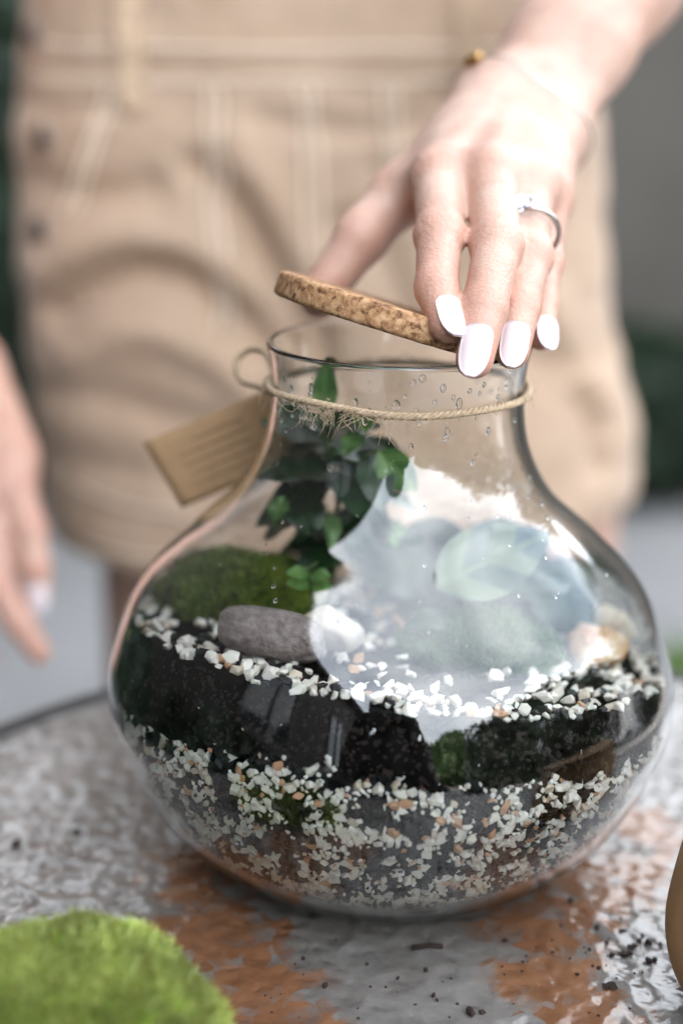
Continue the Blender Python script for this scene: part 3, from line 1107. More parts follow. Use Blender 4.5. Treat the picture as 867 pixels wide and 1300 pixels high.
# =================================================================== DROPLETS ON THE GLASS
r = random.Random(3)
parts = []
for k in range(190):
    a = r.uniform(R(180), R(360)) if k < 110 else r.uniform(0, 6.28)
    z = r.uniform(.150, .169) if r.random() < .55 else r.uniform(.100, .15)
    s_ = r.uniform(.0003, .0012) if z > .15 else r.uniform(.0002, .0007)
    rr = r_in(z)
    n2 = n_in(z)
    nrm = Vector((n2[0] * math.cos(a), n2[0] * math.sin(a), n2[1]))
    bm = bmesh.new()
    bmesh.ops.create_uvsphere(bm, u_segments=10, v_segments=7, radius=s_)
    q = nrm.to_track_quat('Z', 'Y').to_matrix()
    pos = Vector((rr * math.cos(a), rr * math.sin(a), z)) - nrm * (s_ * .32 + .00005)
    st_ = r.uniform(1, 1.7)
    vs = []
    for v in bm.verts:
        c_ = v.co.copy()
        c_.z *= .3
        c_ = q @ c_
        c_.z *= st_
        vs.append(tuple(pos + c_))
    parts.append((vs, [tuple(x.index for x in f.verts) for f in bm.faces]))
    bm.free()
drops = mesh_obj('condensation', *merge(parts), glass_mat('water', (1, 1, 1), 0, 1.33), jar)
drops['kind'] = 'stuff'

# =================================================================== TWINE AND TAG
m_twine = ramp_mat('jute_twine', [(.3, (.36, .25, .15)), (.7, (.62, .48, .33))], 900, rough=.9, bump=.5, bscale=2500, dist=.0003)
tw = thing('jute_twine', 'jute twine tied round the jar neck with a loop and loose fibres', 'twine')


def ply(path, R0, r0, turns, phase, closed):
    path = np.array(path)
    m = len(path)
    T = (np.roll(path, -1, 0) - np.roll(path, 1, 0)) if closed else np.gradient(path, axis=0)
    T /= np.linalg.norm(T, axis=1)[:, None]
    out = []
    for i in range(m):
        up = np.array([0, 0, 1.0]) if abs(T[i][2]) < .95 else np.array([1.0, 0, 0])
        n1 = np.cross(T[i], up); n1 /= np.linalg.norm(n1)
        n2 = np.cross(n1, T[i])
        a = 2 * math.pi * turns * i / m + phase
        out.append(path[i] + R0 * (math.cos(a) * n1 + math.sin(a) * n2))
    return tube(out, r0, 7, closed)


def po_r(z):
    return float(np.interp(z, po[-40:, 1], po[-40:, 0]))


TZ = .1585
ring_path = []
for k in range(420):
    a = 2 * math.pi * k / 420
    z = TZ + .0007 * math.sin(a * 2 + .6) + .0004 * math.sin(5 * a) - .0006 * math.sin(a)
    ring_path.append(((po_r(z) + .00125) * math.cos(a), (po_r(z) + .00125) * math.sin(a), z))
mesh_obj('neck_cord', *merge([ply(ring_path, .0006, .00062, 46, k * 2.094, True) for k in range(3)]), m_twine, tw)
kn = P(350, 500, .004)
lp = catmull([P(352, 503, .002), P(330, 492, .012), P(306, 482, .022), P(301, 458, .027), P(318, 444, .026), P(338, 450, .018), P(349, 478, .012), P(353, 500, .006)], 16)
mesh_obj('bow_loop', *merge([ply(lp, .0006, .00062, 12, k * 2.094, False) for k in range(3)]), m_twine, tw)
kb = catmull([P(344, 503, -.002), P(351, 494, .0), P(357, 502, -.006), P(350, 508, .002), P(344, 500, .008)], 10)
mesh_obj('knot', *merge([ply(kb, .0006, .00065, 8, k * 2.094, False) for k in range(3)]), m_twine, tw)
r = random.Random(14)
fib = []
for k in range(170):
    a = r.uniform(0, 2 * math.pi) if k < 70 else R(r.gauss(248, 22))
    z = TZ + r.uniform(-.0015, .0015)
    rr = po_r(z) + .0022
    p0 = np.array([rr * math.cos(a), rr * math.sin(a), z])
    out = np.array([math.cos(a), math.sin(a), 0])
    tg = np.array([-math.sin(a), math.cos(a), 0])
    L = r.uniform(.002, .007) * (1.3 if k >= 70 else .8)
    d1 = out * r.uniform(.05, .5) + tg * r.gauss(0, .8) + np.array([0, 0, r.gauss(-.45, .6)])
    d1 /= np.linalg.norm(d1)
    p1 = p0 + d1 * L * .5
    d2 = d1 + tg * r.gauss(0, 1.0) + out * r.uniform(0, .4) + np.array([0, 0, r.gauss(-.2, .8)])
    d2 /= np.linalg.norm(d2)
    fib.append(tube(catmull([p0, p1, p1 + d2 * L * .6], 5), .00006, 4))
f = mesh_obj('loose_fibres', *merge(fib), m_twine, tw)
f['kind'] = 'stuff'

# kraft tag: real card leaning against the shoulder behind the left side of the jar
m_kraft, nt, b = mat('kraft_card')
tcn = nt.nodes.new('ShaderNodeTexCoord')
n1 = nt.nodes.new('ShaderNodeTexNoise'); n1.inputs['Scale'].default_value = 300; n1.inputs['Detail'].default_value = 6
rp = nt.nodes.new('ShaderNodeValToRGB')
rp.color_ramp.elements[0].color = (.25, .145, .07, 1); rp.color_ramp.elements[1].color = (.37, .23, .115, 1)
nt.links.new(tcn.outputs['Object'], n1.inputs['Vector']); nt.links.new(n1.outputs['Fac'], rp.inputs['Fac'])
nt.links.new(rp.outputs[0], b.inputs['Base Color'])
b.inputs['Roughness'].default_value = .8
A, B, Cc = P(352, 488, .036), P(182, 562, .040), P(231, 645, .033)
Dd = A + (Cc - B)
tn = np.cross(B - A, Cc - B); tn /= np.linalg.norm(tn)
if tn[1] > 0:
    tn = -tn
tt = .0006
def bil(u, v):
    return A + (B - A) * u + (Dd - A) * v - tn * .002 * math.sin(math.pi * u) * (1 - v)
V, Fc = [], []
nu, nv = 14, 8
cc = .06
for sgn in (0, 1):
    for i in range(nu + 1):
        for j in range(nv + 1):
            V.append(bil(i / nu, j / nv) - tn * tt * sgn)
w_ = nv + 1
for i in range(nu):
    for j in range(nv):
        a = i * w_ + j
        Fc.append((a, a + 1, a + w_ + 1, a + w_))
        a += (nu + 1) * w_
        Fc.append((a, a + w_, a + w_ + 1, a + 1))
ed = [i * w_ for i in range(nu + 1)] + [nu * w_ + j for j in range(1, nv + 1)] + [i * w_ + nv for i in range(nu - 1, -1, -1)] + [j for j in range(nv - 1, 0, -1)]
off = (nu + 1) * w_
for i in range(len(ed)):
    a, c_ = ed[i], ed[(i + 1) % len(ed)]
    Fc.append((a, c_, c_ + off, a + off))
kt = thing('paper_tag', 'brown kraft paper tag hanging from the twine on the jar', 'tag')
mesh_obj('card', V, Fc, m_kraft, kt)
m_ink = simple('brown_ink', (.15, .09, .05), .7)
r = random.Random(4)
for k in range(5):
    v0 = .22 + k * .14
    pts = []
    u = .82
    x0 = .82 if k else .7
    x1 = .30 + .1 * r.random()
    for q in range(60):
        uu = x0 + (x1 - x0) * q / 59
        pts.append(bil(uu, v0 + .018 * math.sin(q * 1.9) * (1 if (q // 7) % 3 else .2)) + tn * .00025)
    mesh_obj('ink_line', *tube(pts, .00014, 4), m_ink, kt)

# =================================================================== CORK LID
m_cork, nt, b = mat('cork')
tcn = nt.nodes.new('ShaderNodeTexCoord')
v1 = nt.nodes.new('ShaderNodeTexVoronoi'); v1.inputs['Scale'].default_value = 620
n1 = nt.nodes.new('ShaderNodeTexNoise'); n1.inputs['Scale'].default_value = 420; n1.inputs['Detail'].default_value = 8; n1.inputs['Roughness'].default_value = .7
rp = nt.nodes.new('ShaderNodeValToRGB')
e = rp.color_ramp.elements
e[0].position, e[0].color = .32, (.10, .04, .015, 1)
e[1].position, e[1].color = .75, (.60, .40, .24, 1)
q = e.new(.45); q.color = (.34, .17, .075, 1)
q = e.new(.58); q.color = (.47, .27, .13, 1)
sepc = nt.nodes.new('ShaderNodeSeparateColor')
ma = nt.nodes.new('ShaderNodeMath'); ma.operation = 'MULTIPLY_ADD'; ma.inputs[1].default_value = .22
sb = nt.nodes.new('ShaderNodeMath'); sb.operation = 'SUBTRACT'; sb.inputs[1].default_value = .11
for o_ in (v1, n1):
    nt.links.new(tcn.outputs['Object'], o_.inputs['Vector'])
nt.links.new(v1.outputs['Color'], sepc.inputs[0])
nt.links.new(sepc.outputs[0], ma.inputs[0]); nt.links.new(n1.outputs['Fac'], ma.inputs[2])
nt.links.new(ma.outputs[0], sb.inputs[0]); nt.links.new(sb.outputs[0], rp.inputs['Fac'])
nt.links.new(rp.outputs[0], b.inputs['Base Color'])
b.inputs['Roughness'].default_value = .75
bpn = nt.nodes.new('ShaderNodeBump'); bpn.inputs['Strength'].default_value = .8; bpn.inputs['Distance'].default_value = .0008
nt.links.new(n1.outputs['Fac'], bpn.inputs['Height']); nt.links.new(bpn.outputs['Normal'], b.inputs['Normal'])
LR, LT = .0383, .0076
lidv, lidf = lathe([(0, 0), (LR - .001, 0), (LR - .0002, .0006), (LR, .0014), (LR, LT - .0012), (LR - .0004, LT - .0004), (LR - .0012, LT), (0, LT)], 96)
for i, v in enumerate(lidv):
    n_ = mnoise.noise(Vector(v) * 700) * .00022 + mnoise.noise(Vector(v) * 250) * .00015
    q = Vector((v[0], v[1], 0))
    if q.length > .03:
        q = q.normalized() * n_
        lidv[i] = (v[0] + q.x, v[1] + q.y, v[2] + n_ * .5)
left_end = P(351, 357, .0)
SL = R(16.2)
lx = Vector((math.cos(SL), 0, -math.sin(SL)))
ly = Vector((0, math.cos(R(7.5)), -math.sin(R(7.5))))
lz = lx.cross(ly).normalized()
ly = lz.cross(lx)
lc = Vector(left_end) + lx * LR - lz * LT * .5
lid = mesh_obj('cork_lid', lidv, lidf, m_cork)
lid.matrix_world = Matrix(((lx.x, ly.x, lz.x, lc.x), (lx.y, ly.y, lz.y, lc.y), (lx.z, ly.z, lz.z, lc.z), (0, 0, 0, 1)))
tag(lid, 'round tilted cork lid held over the jar mouth by the fingers', 'lid')

# =================================================================== PERSON
m_skin, nt, b = mat('skin')
tcn = nt.nodes.new('ShaderNodeTexCoord')
n1 = nt.nodes.new('ShaderNodeTexNoise'); n1.inputs['Scale'].default_value = 55; n1.inputs['Detail'].default_value = 5
rp = nt.nodes.new('ShaderNodeValToRGB')
rp.color_ramp.elements[0].position = .32; rp.color_ramp.elements[0].color = (.48, .285, .215, 1)
rp.color_ramp.elements[1].position = .68; rp.color_ramp.elements[1].color = (.58, .395, .312, 1)
nt.links.new(tcn.outputs['Object'], n1.inputs['Vector']); nt.links.new(n1.outputs['Fac'], rp.inputs['Fac'])
at = nt.nodes.new('ShaderNodeAttribute'); at.attribute_name = 'flush'
mxs = nt.nodes.new('ShaderNodeMixRGB'); mxs.inputs[2].default_value = (.58, .26, .18, 1)
nt.links.new(at.outputs['Fac'], mxs.inputs[0]); nt.links.new(rp.outputs[0], mxs.inputs[1])
nt.links.new(mxs.outputs[0], b.inputs['Base Color'])
b.inputs['Roughness'].default_value = .48
b.inputs['Subsurface Weight'].default_value = .22
b.inputs['Subsurface Radius'].default_value = (1, .35, .2)
b.inputs['Subsurface Scale'].default_value = .006
v1 = nt.nodes.new('ShaderNodeTexVoronoi'); v1.inputs['Scale'].default_value = 900
n2 = nt.nodes.new('ShaderNodeTexNoise'); n2.inputs['Scale'].default_value = 160; n2.inputs['Detail'].default_value = 6
ma = nt.nodes.new('ShaderNodeMath'); ma.operation = 'MULTIPLY_ADD'; ma.inputs[1].default_value = .25
nt.links.new(tcn.outputs['Object'], v1.inputs['Vector']); nt.links.new(tcn.outputs['Object'], n2.inputs['Vector'])
nt.links.new(v1.outputs['Distance'], ma.inputs[0]); nt.links.new(n2.outputs['Fac'], ma.inputs[2])
bpn = nt.nodes.new('ShaderNodeBump'); bpn.inputs['Strength'].default_value = .45; bpn.inputs['Distance'].default_value = .0016
nt.links.new(ma.outputs[0], bpn.inputs['Height']); nt.links.new(bpn.outputs['Normal'], b.inputs['Normal'])

toC = -cF
# ---- the hand on the lid
wr = P(660, 158, .108)
FING = {
    'index': [P(558, 232, .034), P(558, 300, -.004), P(554, 366, -.024), P(567, 413, -.0375)],
    'middle': [P(624, 232, .030), P(631, 312, -.010), P(615, 392, -.033), P(602, 457, -.0465)],
    'ring': [P(670, 240, .037), P(671, 328, .002), P(659, 392, -.017), P(650, 447, -.0295)],
    'pinky': [P(694, 258, .050), P(689, 335, .022), P(686, 385, .008), P(687, 427, -.004)],
}
FR = {'index': (.0086, .0069, .0062, .0051), 'middle': (.0086, .0071, .0064, .0053), 'ring': (.0082, .0067, .0060, .0050), 'pinky': (.0074, .0058, .0052, .0045)}
thumb = [P(604, 190, .090), P(508, 248, .062), P(460, 300, .048), P(405, 376, .041)]
arm = []
# metacarpals
for nme, wofs in (('index', -.016), ('middle', -.005), ('ring', .006), ('pinky', .014)):
    w0 = wr + cR * wofs * .62 + cU * (-wofs * .4)
    m0 = FING[nme][0]
    r0 = FR[nme][0]
    arm.append(cone(w0, m0, .0130, r0 + .0002, .009))
for nme, pts in FING.items():
    rr = FR[nme]
    for i in range(3):
        arm.append(cone(pts[i], pts[i + 1], rr[i] * (1.0 if i else .97), rr[i + 1], .0022 if i else .0035))
    # knuckle swellings
    dors = cU * .0007
    arm.append(cone(pts[1] + dors, pts[1] + dors * 1.01, rr[1] + .00045, rr[1] + .00045, .003))
    arm.append(cone(pts[0] + cU * .0030, pts[0] + cU * .0031, rr[0] - .0006, rr[0] - .0006, .007))
# thumb and its muscle, web to the index finger
arm.append(cone(wr + cR * -.012, thumb[0], .0155, .0135, .012))
arm.append(cone(thumb[0], thumb[1], .0135, .0100, .010))
arm.append(cone(thumb[1], thumb[2], .0098, .0086, .005))
arm.append(cone(thumb[2], thumb[3], .0086, .0072, .004))
arm.append(cone(P(585, 196, .080), P(546, 236, .050), .0120, .0070, .012))
# palm underside
arm.append(cone(P(640, 205, .085), P(640, 262, .042), .016, .011, .014))
# wrist and forearm
fa = P(776, -28, .175)
elbow = fa + (fa - wr) / np.linalg.norm(fa - wr) * .135
arm.append(cone(wr + cR * -.0072 + cU * .004, wr + (fa - wr) * .5 + cR * -.006, .0145, .0160, .012))
arm.append(cone(wr + cR * .0078 - cU * .005, wr + (fa - wr) * .5 + cR * .007, .0145, .0160, .012))
arm.append(cone(wr + (fa - wr) * .5 + cR * -.006, fa + cR * -.006, .0160, .0195, .014))
arm.append(cone(wr + (fa - wr) * .5 + cR * .007, fa + cR * .008, .0160, .0200, .014))
arm.append(cone(fa, fa + (elbow - fa) * .5, .0235, .036, .02))
arm.append(cone(fa + (elbow - fa) * .5, elbow, .038, .036, .02))
# tendons over the back of the hand
for nme in ('index', 'middle', 'ring', 'pinky'):
    m0 = FING[nme][0]
    up_ = cU * .8 + toC * .25
    arm.append(cone(wr + (m0 - wr) * .35 + up_ * .0135, m0 + up_ * (FR[nme][0] - .0006), .0016, .0020, .005))
V1, F1 = sdf_mesh(arm, .00105)


def vnormals(V, Fq):
    n_ = np.cross(V[Fq[:, 2]] - V[Fq[:, 0]], V[Fq[:, 3]] - V[Fq[:, 1]])
    out = np.zeros_like(V)
    for k in range(4):
        np.add.at(out, Fq[:, k], n_)
    return out / (np.linalg.norm(out, axis=1)[:, None] + 1e-12)


N1 = vnormals(V1, F1)
flush1 = np.zeros(len(V1))
dsp = np.zeros(len(V1))
dorsal = N1 @ (cU * .8 + toC * .6)
for nme, pts in list(FING.items()) + [('thumb', thumb)]:
    for ji in (1, 2):
        J = pts[ji]
        ax_ = pts[ji + 1] - pts[ji - 1]
        ax_ = ax_ / np.linalg.norm(ax_)
        d_ = V1 - J
        t_ = d_ @ ax_
        near = np.linalg.norm(d_, axis=1) < .0125
        flush1 = np.maximum(flush1, np.exp(-(np.linalg.norm(d_, axis=1) / .010) ** 2) * .55)
        wob_ = .0005 * np.sin(d_ @ cR * 900)
        for off_, dep in (((-.0022, .00022), (-.0004, .00034), (.0016, .00030), (.0032, .00018)) if ji == 1 else ((-.0008, .00022), (.0010, .00024))):
            dsp -= np.where(near & (dorsal > 0), dep * np.exp(-((t_ - off_ - wob_) / .00075) ** 2) * np.clip(dorsal * 1.6, 0, 1), 0)
    flush1 = np.maximum(flush1, np.exp(-(np.linalg.norm(V1 - pts[3], axis=1) / .011) ** 2) * .75)
    flush1 = np.maximum(flush1, np.exp(-(np.linalg.norm(V1 - pts[0], axis=1) / .012) ** 2) * .3)
flush1 = np.maximum(flush1, np.clip(-N1 @ cU, 0, 1) * .5 * (V1[:, 1] < .07))
V1 = V1 + N1 * dsp[:, None]

# ---- the lowered other hand at the left
hand2 = []
w2 = P(-66, 470, .30)
K = [P(18, 612, .235), P(-8, 628, .232), P(-40, 640, .235), P(-66, 650, .24)]
for i, k in enumerate(K):
    hand2.append(cone(w2 + cR * (.012 - .008 * i), k, .0155, .0105, .013))
T2 = [[K[0], P(38, 672, .222), P(46, 720, .215), P(50, 752, .211)],
      [K[1], P(-2, 745, .210), P(26, 792, .203), P(50, 828, .200)],
      [K[2], P(-44, 740, .212), P(-34, 800, .205), P(-20, 840, .203)],
      [K[3], P(-76, 730, .225), P(-72, 775, .22), P(-64, 805, .218)]]
for f_ in T2:
    rr = (.0100, .0082, .0072, .0060)
    for i in range(3):
        hand2.append(cone(f_[i], f_[i + 1], rr[i], rr[i + 1], .0035))
th2 = [P(10, 540, .26), P(34, 600, .25)]
hand2.append(cone(w2 + cR * .012, P(20, 575, .245), .015, .011, .012))
e2 = np.array([-.36, .46, .40])
s2p = np.array([-.225, .50, .64])
hand2.append(cone(w2, w2 + (e2 - w2) * .4, .021, .029, .014))
hand2.append(cone(w2 + (e2 - w2) * .4, e2, .030, .037, .014))
V2, F2 = sdf_mesh(hand2, .0022)

# ---- rest of the body (mostly under the skirt or out of frame)
BX, BY = -.034, .465
sR = np.array([.165, .52, .645])
hz = GROUND
body = [
    cone((BX-.05, BY, .12), (BX+.05, BY, .16), .085, .085, .05),
    cone((BX, BY + .005, .16), (BX, BY + .01, .33), .082, .075, .05, (.8, 1.05, 1)),
    cone((BX, BY + .01, .33), (BX, BY + .02, .55), .075, .095, .05, (.78, 1.1, 1)),
    cone((BX - .14, BY + .03, .62), (BX + .14, BY + .03, .62), .062, .062, .05),
    cone((BX, BY + .03, .64), (BX, BY + .01, .76), .055, .05, .03),
    cone((BX, BY + .0, .86), (BX, BY + .01, .90), .085, .088, .02, (1.08, .92, .9)),
    cone((BX, BY - .03, .80), (BX, BY - .02, .82), .055, .06, .03),
    cone((BX, BY - .095, .845), (BX, BY - .085, .865), .012, .010, .012),
    cone((BX - .085, BY + .01, .85), (BX - .085, BY + .01, .87), .016, .016, .01),
    cone((BX + .085, BY + .01, .85), (BX + .085, BY + .01, .87), .016, .016, .01),
    cone(sR, elbow, .045, .037, .02),
    cone(s2p, e2, .045, .037, .02),
]
for s in (-1, 1):
    hip = np.array([-.006 + s * .092, BY, .03])
    knee = np.array([-.002 + s * .114, BY - .015, -.24])
    ank = np.array([-.010 + s * .108, BY + .02, hz + .09])
    body += [cone(np.array([BX + s * .05, BY, .13]), hip, .07, .07, .03), cone(hip, knee, .078, .058, .02), cone(knee, knee + (ank - knee) * .35, .055, .056, .02), cone(knee + (ank - knee) * .35, ank, .056, .036, .02),
             cone(ank + np.array([0, .02, -.05]), ank + np.array([s * .02, -.15, -.065]), .035, .024, .02)]
V3, F3 = sdf_mesh(body, .009, pad=.03)
BV = np.vstack([V1, V2, V3])
BF = np.vstack([F1, F2 + len(V1), F3 + len(V1) + len(V2)])
person = mesh_obj('person', BV, BF, m_skin)
fl = person.data.attributes.new('flush', 'FLOAT', 'POINT')
fl2 = np.full(len(V2), .25)
for f_ in T2:
    for k in (1, 2, 3):
        fl2 = np.maximum(fl2, .6 * np.exp(-(np.linalg.norm(V2 - f_[k], axis=1) / .012) ** 2))
fl.data.foreach_set('value', np.concatenate([flush1, fl2, np.full(len(V3), .1)]).astype(np.float32))
tag(person, 'person in a beige skirt holding a cork lid over the jar', 'person')

# ---- nails
m_nail = simple('pale_nail_polish', (.70, .58, .585), .14, spec=.6)


def nail(base, tip, normal, rad, L, w=.80, ext=.0058):
    ax = tip - base
    ax /= np.linalg.norm(ax)
    n_ = normal - ax * (normal @ ax)
    n_ /= np.linalg.norm(n_)
    sd_ = np.cross(ax, n_)
    nu_, nv_ = 13, 11
    V, Fc = [], []
    org = tip + ax * (rad * .55 + ext - L)
    for lay in (0, 1):
        for i in range(nu_):
            u = i / (nu_ - 1)
            # outline: round cuticle, almond tip
            wp = min(1, math.sqrt(max(0, 1 - (1 - min(u / .22, 1)) ** 2)) * .35 + .65) * (1 if u < .45 else math.sqrt(max(0, 1 - ((u - .45) / .57) ** 2)))
            wp = max(wp, .12)
            for j in range(nv_):
                ph = (-1 + 2 * j / (nv_ - 1)) * .98 * w * wp
                rr_ = rad * .93 + .0006 - lay * .0006
                drop = -.0010 * (1 - u) ** 2 * 0 - .0016 * max(0, u - .35) ** 2 * 2
                V.append(org + ax * L * u + sd_ * rr_ * math.sin(ph) + n_ * (rr_ * math.cos(ph) + drop))
    for i in range(nu_ - 1):
        for j in range(nv_ - 1):
            a = i * nv_ + j
            Fc.append((a, a + nv_, a + nv_ + 1, a + 1))
            a += nu_ * nv_
            Fc.append((a, a + 1, a + nv_ + 1, a + nv_))
    ed_ = [j for j in range(nv_)] + [i * nv_ + nv_ - 1 for i in range(1, nu_)] + [(nu_ - 1) * nv_ + j for j in range(nv_ - 2, -1, -1)] + [i * nv_ for i in range(nu_ - 2, 0, -1)]
    of = nu_ * nv_
    for i in range(len(ed_)):
        a, c_ = ed_[i], ed_[(i + 1) % len(ed_)]
        Fc.append((a, a + of, c_ + of, c_))
    return mesh_obj('fingernail', V, Fc, m_nail, person)


for nme, L, sidew in (('index', .0150, .25), ('middle', .0172, .05), ('ring', .0158, .12), ('pinky', .0125, .45)):
    p_ = FING[nme]
    nail(p_[2], p_[3], cU * .8 + toC * .55 + cR * sidew, FR[nme][3] + .0006, L)
nail(T2[0][2], T2[0][3], toC + cR * .1 + cU * .3, .0066, .014)

# ---- ring with stone, bracelet
m_silver = simple('silver', (.50, .48, .45), .22, metal=1)
m_gem = simple('clear_gem', (.62, .64, .70), .04, metal=1)
m_gold = simple('gold_bead', (.55, .33, .12), .3, metal=1)
a0, a1 = FING['ring'][0], FING['ring'][1]
ax = (a1 - a0) / np.linalg.norm(a1 - a0)
rc = a0 + (a1 - a0) * .66
u_ = cU * .75 + toC * .4 + cR * -.25
u_ = u_ - ax * (u_ @ ax); u_ /= np.linalg.norm(u_)
v_ = np.cross(ax, u_)
rp_ = [rc + .0093 * (math.cos(t) * u_ + math.sin(t) * v_) for t in np.linspace(0, 2 * math.pi, 64, endpoint=False)]
rg = mesh_obj('ring', *tube(rp_, .0009, 8, True), m_silver, person)
gc = rc + u_ * .0108
bm = bmesh.new()
bmesh.ops.create_cone(bm, cap_ends=True, segments=8, radius1=.0014, radius2=.0032, depth=.0026)
gv = [np.array(v.co) for v in bm.verts]
gf = [tuple(x.index for x in f.verts) for f in bm.faces]
bm.free()
gp = []
for q_ in gv:
    gp.append(gc + v_ * q_[0] + ax * q_[1] + u_ * q_[2])
mesh_obj('gemstone', gp, gf, m_gem, rg, smooth=False)
for k in range(6):
    a = k * math.pi / 3 + .5
    d_ = v_ * math.cos(a) + ax * math.sin(a)
    mesh_obj('small_gemstone', [gc + d_ * .0034 + (q_ - gc) * .45 for q_ in gp], gf, m_gem, rg, smooth=False)
pr = []
for k in range(6):
    a = k * math.pi / 3
    d_ = v_ * math.cos(a) + ax * math.sin(a)
    pr.append(tube([gc + d_ * .0014 - u_ * .0012, gc + d_ * .0032 + u_ * .0015], .0005, 5))
mesh_obj('prong', *merge(pr), m_silver, rg)
# bracelet: thin chain round the wrist
bd = (fa - wr) / np.linalg.norm(fa - wr)
bc = wr + bd * .002
e1 = cR - bd * (cR @ bd); e1 /= np.linalg.norm(e1)
e2_ = np.cross(bd, e1)
Vw = V1[np.abs((V1 - bc) @ bd) < .004]
ang = np.arctan2((Vw - bc) @ e2_, (Vw - bc) @ e1)
rad_ = np.hypot((Vw - bc) @ e2_, (Vw - bc) @ e1)
bpts = []
for t in np.linspace(-math.pi, math.pi, 90, endpoint=False):
    dd = np.abs((ang - t + math.pi) % (2 * math.pi) - math.pi)
    bpts.append(bc + (rad_[dd < .2].max() + .0007) * (math.cos(t) * e1 + math.sin(t) * e2_) + bd * .002 * math.sin(2 * t))
brc = mesh_obj('bracelet', *tube(bpts, .0004, 6, True), m_silver, person)
bi = int(np.argmin([np.linalg.norm(q - P(603, 120, .1)) for q in bpts]))
bead_p = []
for k in (-1, 0, 1):
    q_ = bpts[(bi + k) % 90]
    bm = bmesh.new()
    bmesh.ops.create_uvsphere(bm, u_segments=10, v_segments=8, radius=.0021)
    bead_p.append(([np.array(v.co) + q_ for v in bm.verts], [tuple(x.index for x in f.verts) for f in bm.faces]))
    bm.free()
for bpv in bead_p:
    mesh_obj('bead', *bpv, m_gold, brc)

# ---- skirt
m_cloth, nt, b = mat('beige_twill')
tcn = nt.nodes.new('ShaderNodeTexCoord')
n1 = nt.nodes.new('ShaderNodeTexNoise'); n1.inputs['Scale'].default_value = 18; n1.inputs['Detail'].default_value = 6
rp = nt.nodes.new('ShaderNodeValToRGB')
rp.color_ramp.elements[0].position = .3; rp.color_ramp.elements[0].color = (.44, .302, .205, 1)
rp.color_ramp.elements[1].position = .7; rp.color_ramp.elements[1].color = (.51, .365, .262, 1)
nt.links.new(tcn.outputs['Object'], n1.inputs['Vector']); nt.links.new(n1.outputs['Fac'], rp.inputs['Fac'])
nt.links.new(rp.outputs[0], b.inputs['Base Color'])
b.inputs['Roughness'].default_value = .85
b.inputs['Sheen Weight'].default_value = .15
wv = nt.nodes.new('ShaderNodeTexWave'); wv.inputs['Scale'].default_value = 420; wv.bands_direction = 'DIAGONAL'
nt.links.new(tcn.outputs['Object'], wv.inputs['Vector'])
bpn = nt.nodes.new('ShaderNodeBump'); bpn.inputs['Strength'].default_value = .25; bpn.inputs['Distance'].default_value = .0006
nt.links.new(wv.outputs['Fac'], bpn.inputs['Height']); nt.links.new(bpn.outputs['Normal'], b.inputs['Normal'])
m_seam = simple('pale_topstitch', (.74, .60, .47), .85)

SZ = [-.035, .02, .10, .16, .21, .25, .31, .34]
SA = [.188, .192, .184, .181, .178, .172, .163, .160]
SBk = [.128, .126, .122, .118, .112, .106, .100, .099]
SXc = [-.016, -.020, -.034, -.038, -.040, -.040, -.040, -.040]


def sk(z):
    return np.interp(z, SZ, SXc), np.interp(z, SZ, SA), np.interp(z, SZ, SBk)


def inside_skirt(p_):
    xc, a, b__ = sk(p_[2])
    return abs((p_[0] - xc) / a) ** 2.3 + abs((p_[1] - BY) / b__) ** 2.3 < 1


def skirt_hit(px, py):
    d = ray(px, py)
    lo_, hi_ = .6, None
    t = .6
    while t < 1.1:
        if inside_skirt(CAM + d * t):
            hi_ = t
            break
        t += .004
    if hi_ is None:
        return None
    lo_ = hi_ - .004
    for _ in range(12):
        m_ = (lo_ + hi_) / 2
        if inside_skirt(CAM + d * m_):
            hi_ = m_
        else:
            lo_ = m_
    return CAM + d * hi_


def fold_line(pix):
    q = [skirt_hit(*p_) for p_ in pix]
    q = np.array([x for x in q if x is not None])
    return catmull(q, 8)[:, [0, 2]]


FOLDS = [  # pixel polyline, half width (m), depth (m; negative = valley)
    ([(250, 215), (290, 250), (325, 310), (375, 400), (400, 470)], .011, -.010),
    ([(300, 180), (340, 240), (385, 330), (420, 400)], .014, .006),
    ([(70, 395), (140, 350), (220, 352), (290, 395), (330, 440)], .013, -.011),
    ([(60, 340), (140, 305), (230, 310), (300, 350)], .016, .007),
    ([(90, 450), (180, 420), (260, 450), (320, 500)], .014, .006),
    ([(40, 230), (110, 250), (190, 235)], .012, -.005),
    ([(60, 500), (150, 510), (250, 545), (340, 560)], .013, -.006),
    ([(70, 580), (160, 600), (260, 620)], .014, -.005),
    ([(440, 290), (480, 320), (520, 400)], .012, -.006),
    ([(600, 430), (680, 470), (760, 470)], .016, -.005),
    ([(690, 380), (730, 450), (760, 540)], .013, .006),
    ([(740, 540), (752, 580), (758, 640)], .010, -.008),
    ([(560, 130), (520, 160), (430, 165), (330, 150)], .008, -.004),
    ([(30, 130), (100, 140), (160, 130)], .008, -.004),
    ([(480, 220), (530, 230), (600, 260)], .012, -.004),
]
FL = [(fold_line(p_), w__, d__) for p_, w__, d__ in FOLDS]
nth, nzs = 420, 190
zz_ = np.linspace(-.035, .335, nzs)
TH_ = np.linspace(0, 2 * math.pi, nth, endpoint=False)
SV = np.zeros((nzs, nth, 3))
for i, z in enumerate(zz_):
    xc, a, b__ = sk(z)
    c_, s_ = np.cos(TH_), np.sin(TH_)
    SV[i, :, 0] = xc + a * np.sign(c_) * np.abs(c_) ** (2 / 2.3)
    SV[i, :, 1] = BY + b__ * np.sign(s_) * np.abs(s_) ** (2 / 2.3)
    SV[i, :, 2] = z
disp = np.zeros((nzs, nth))
front = SV[:, :, 1] < BY
XZ = SV[:, :, [0, 2]]
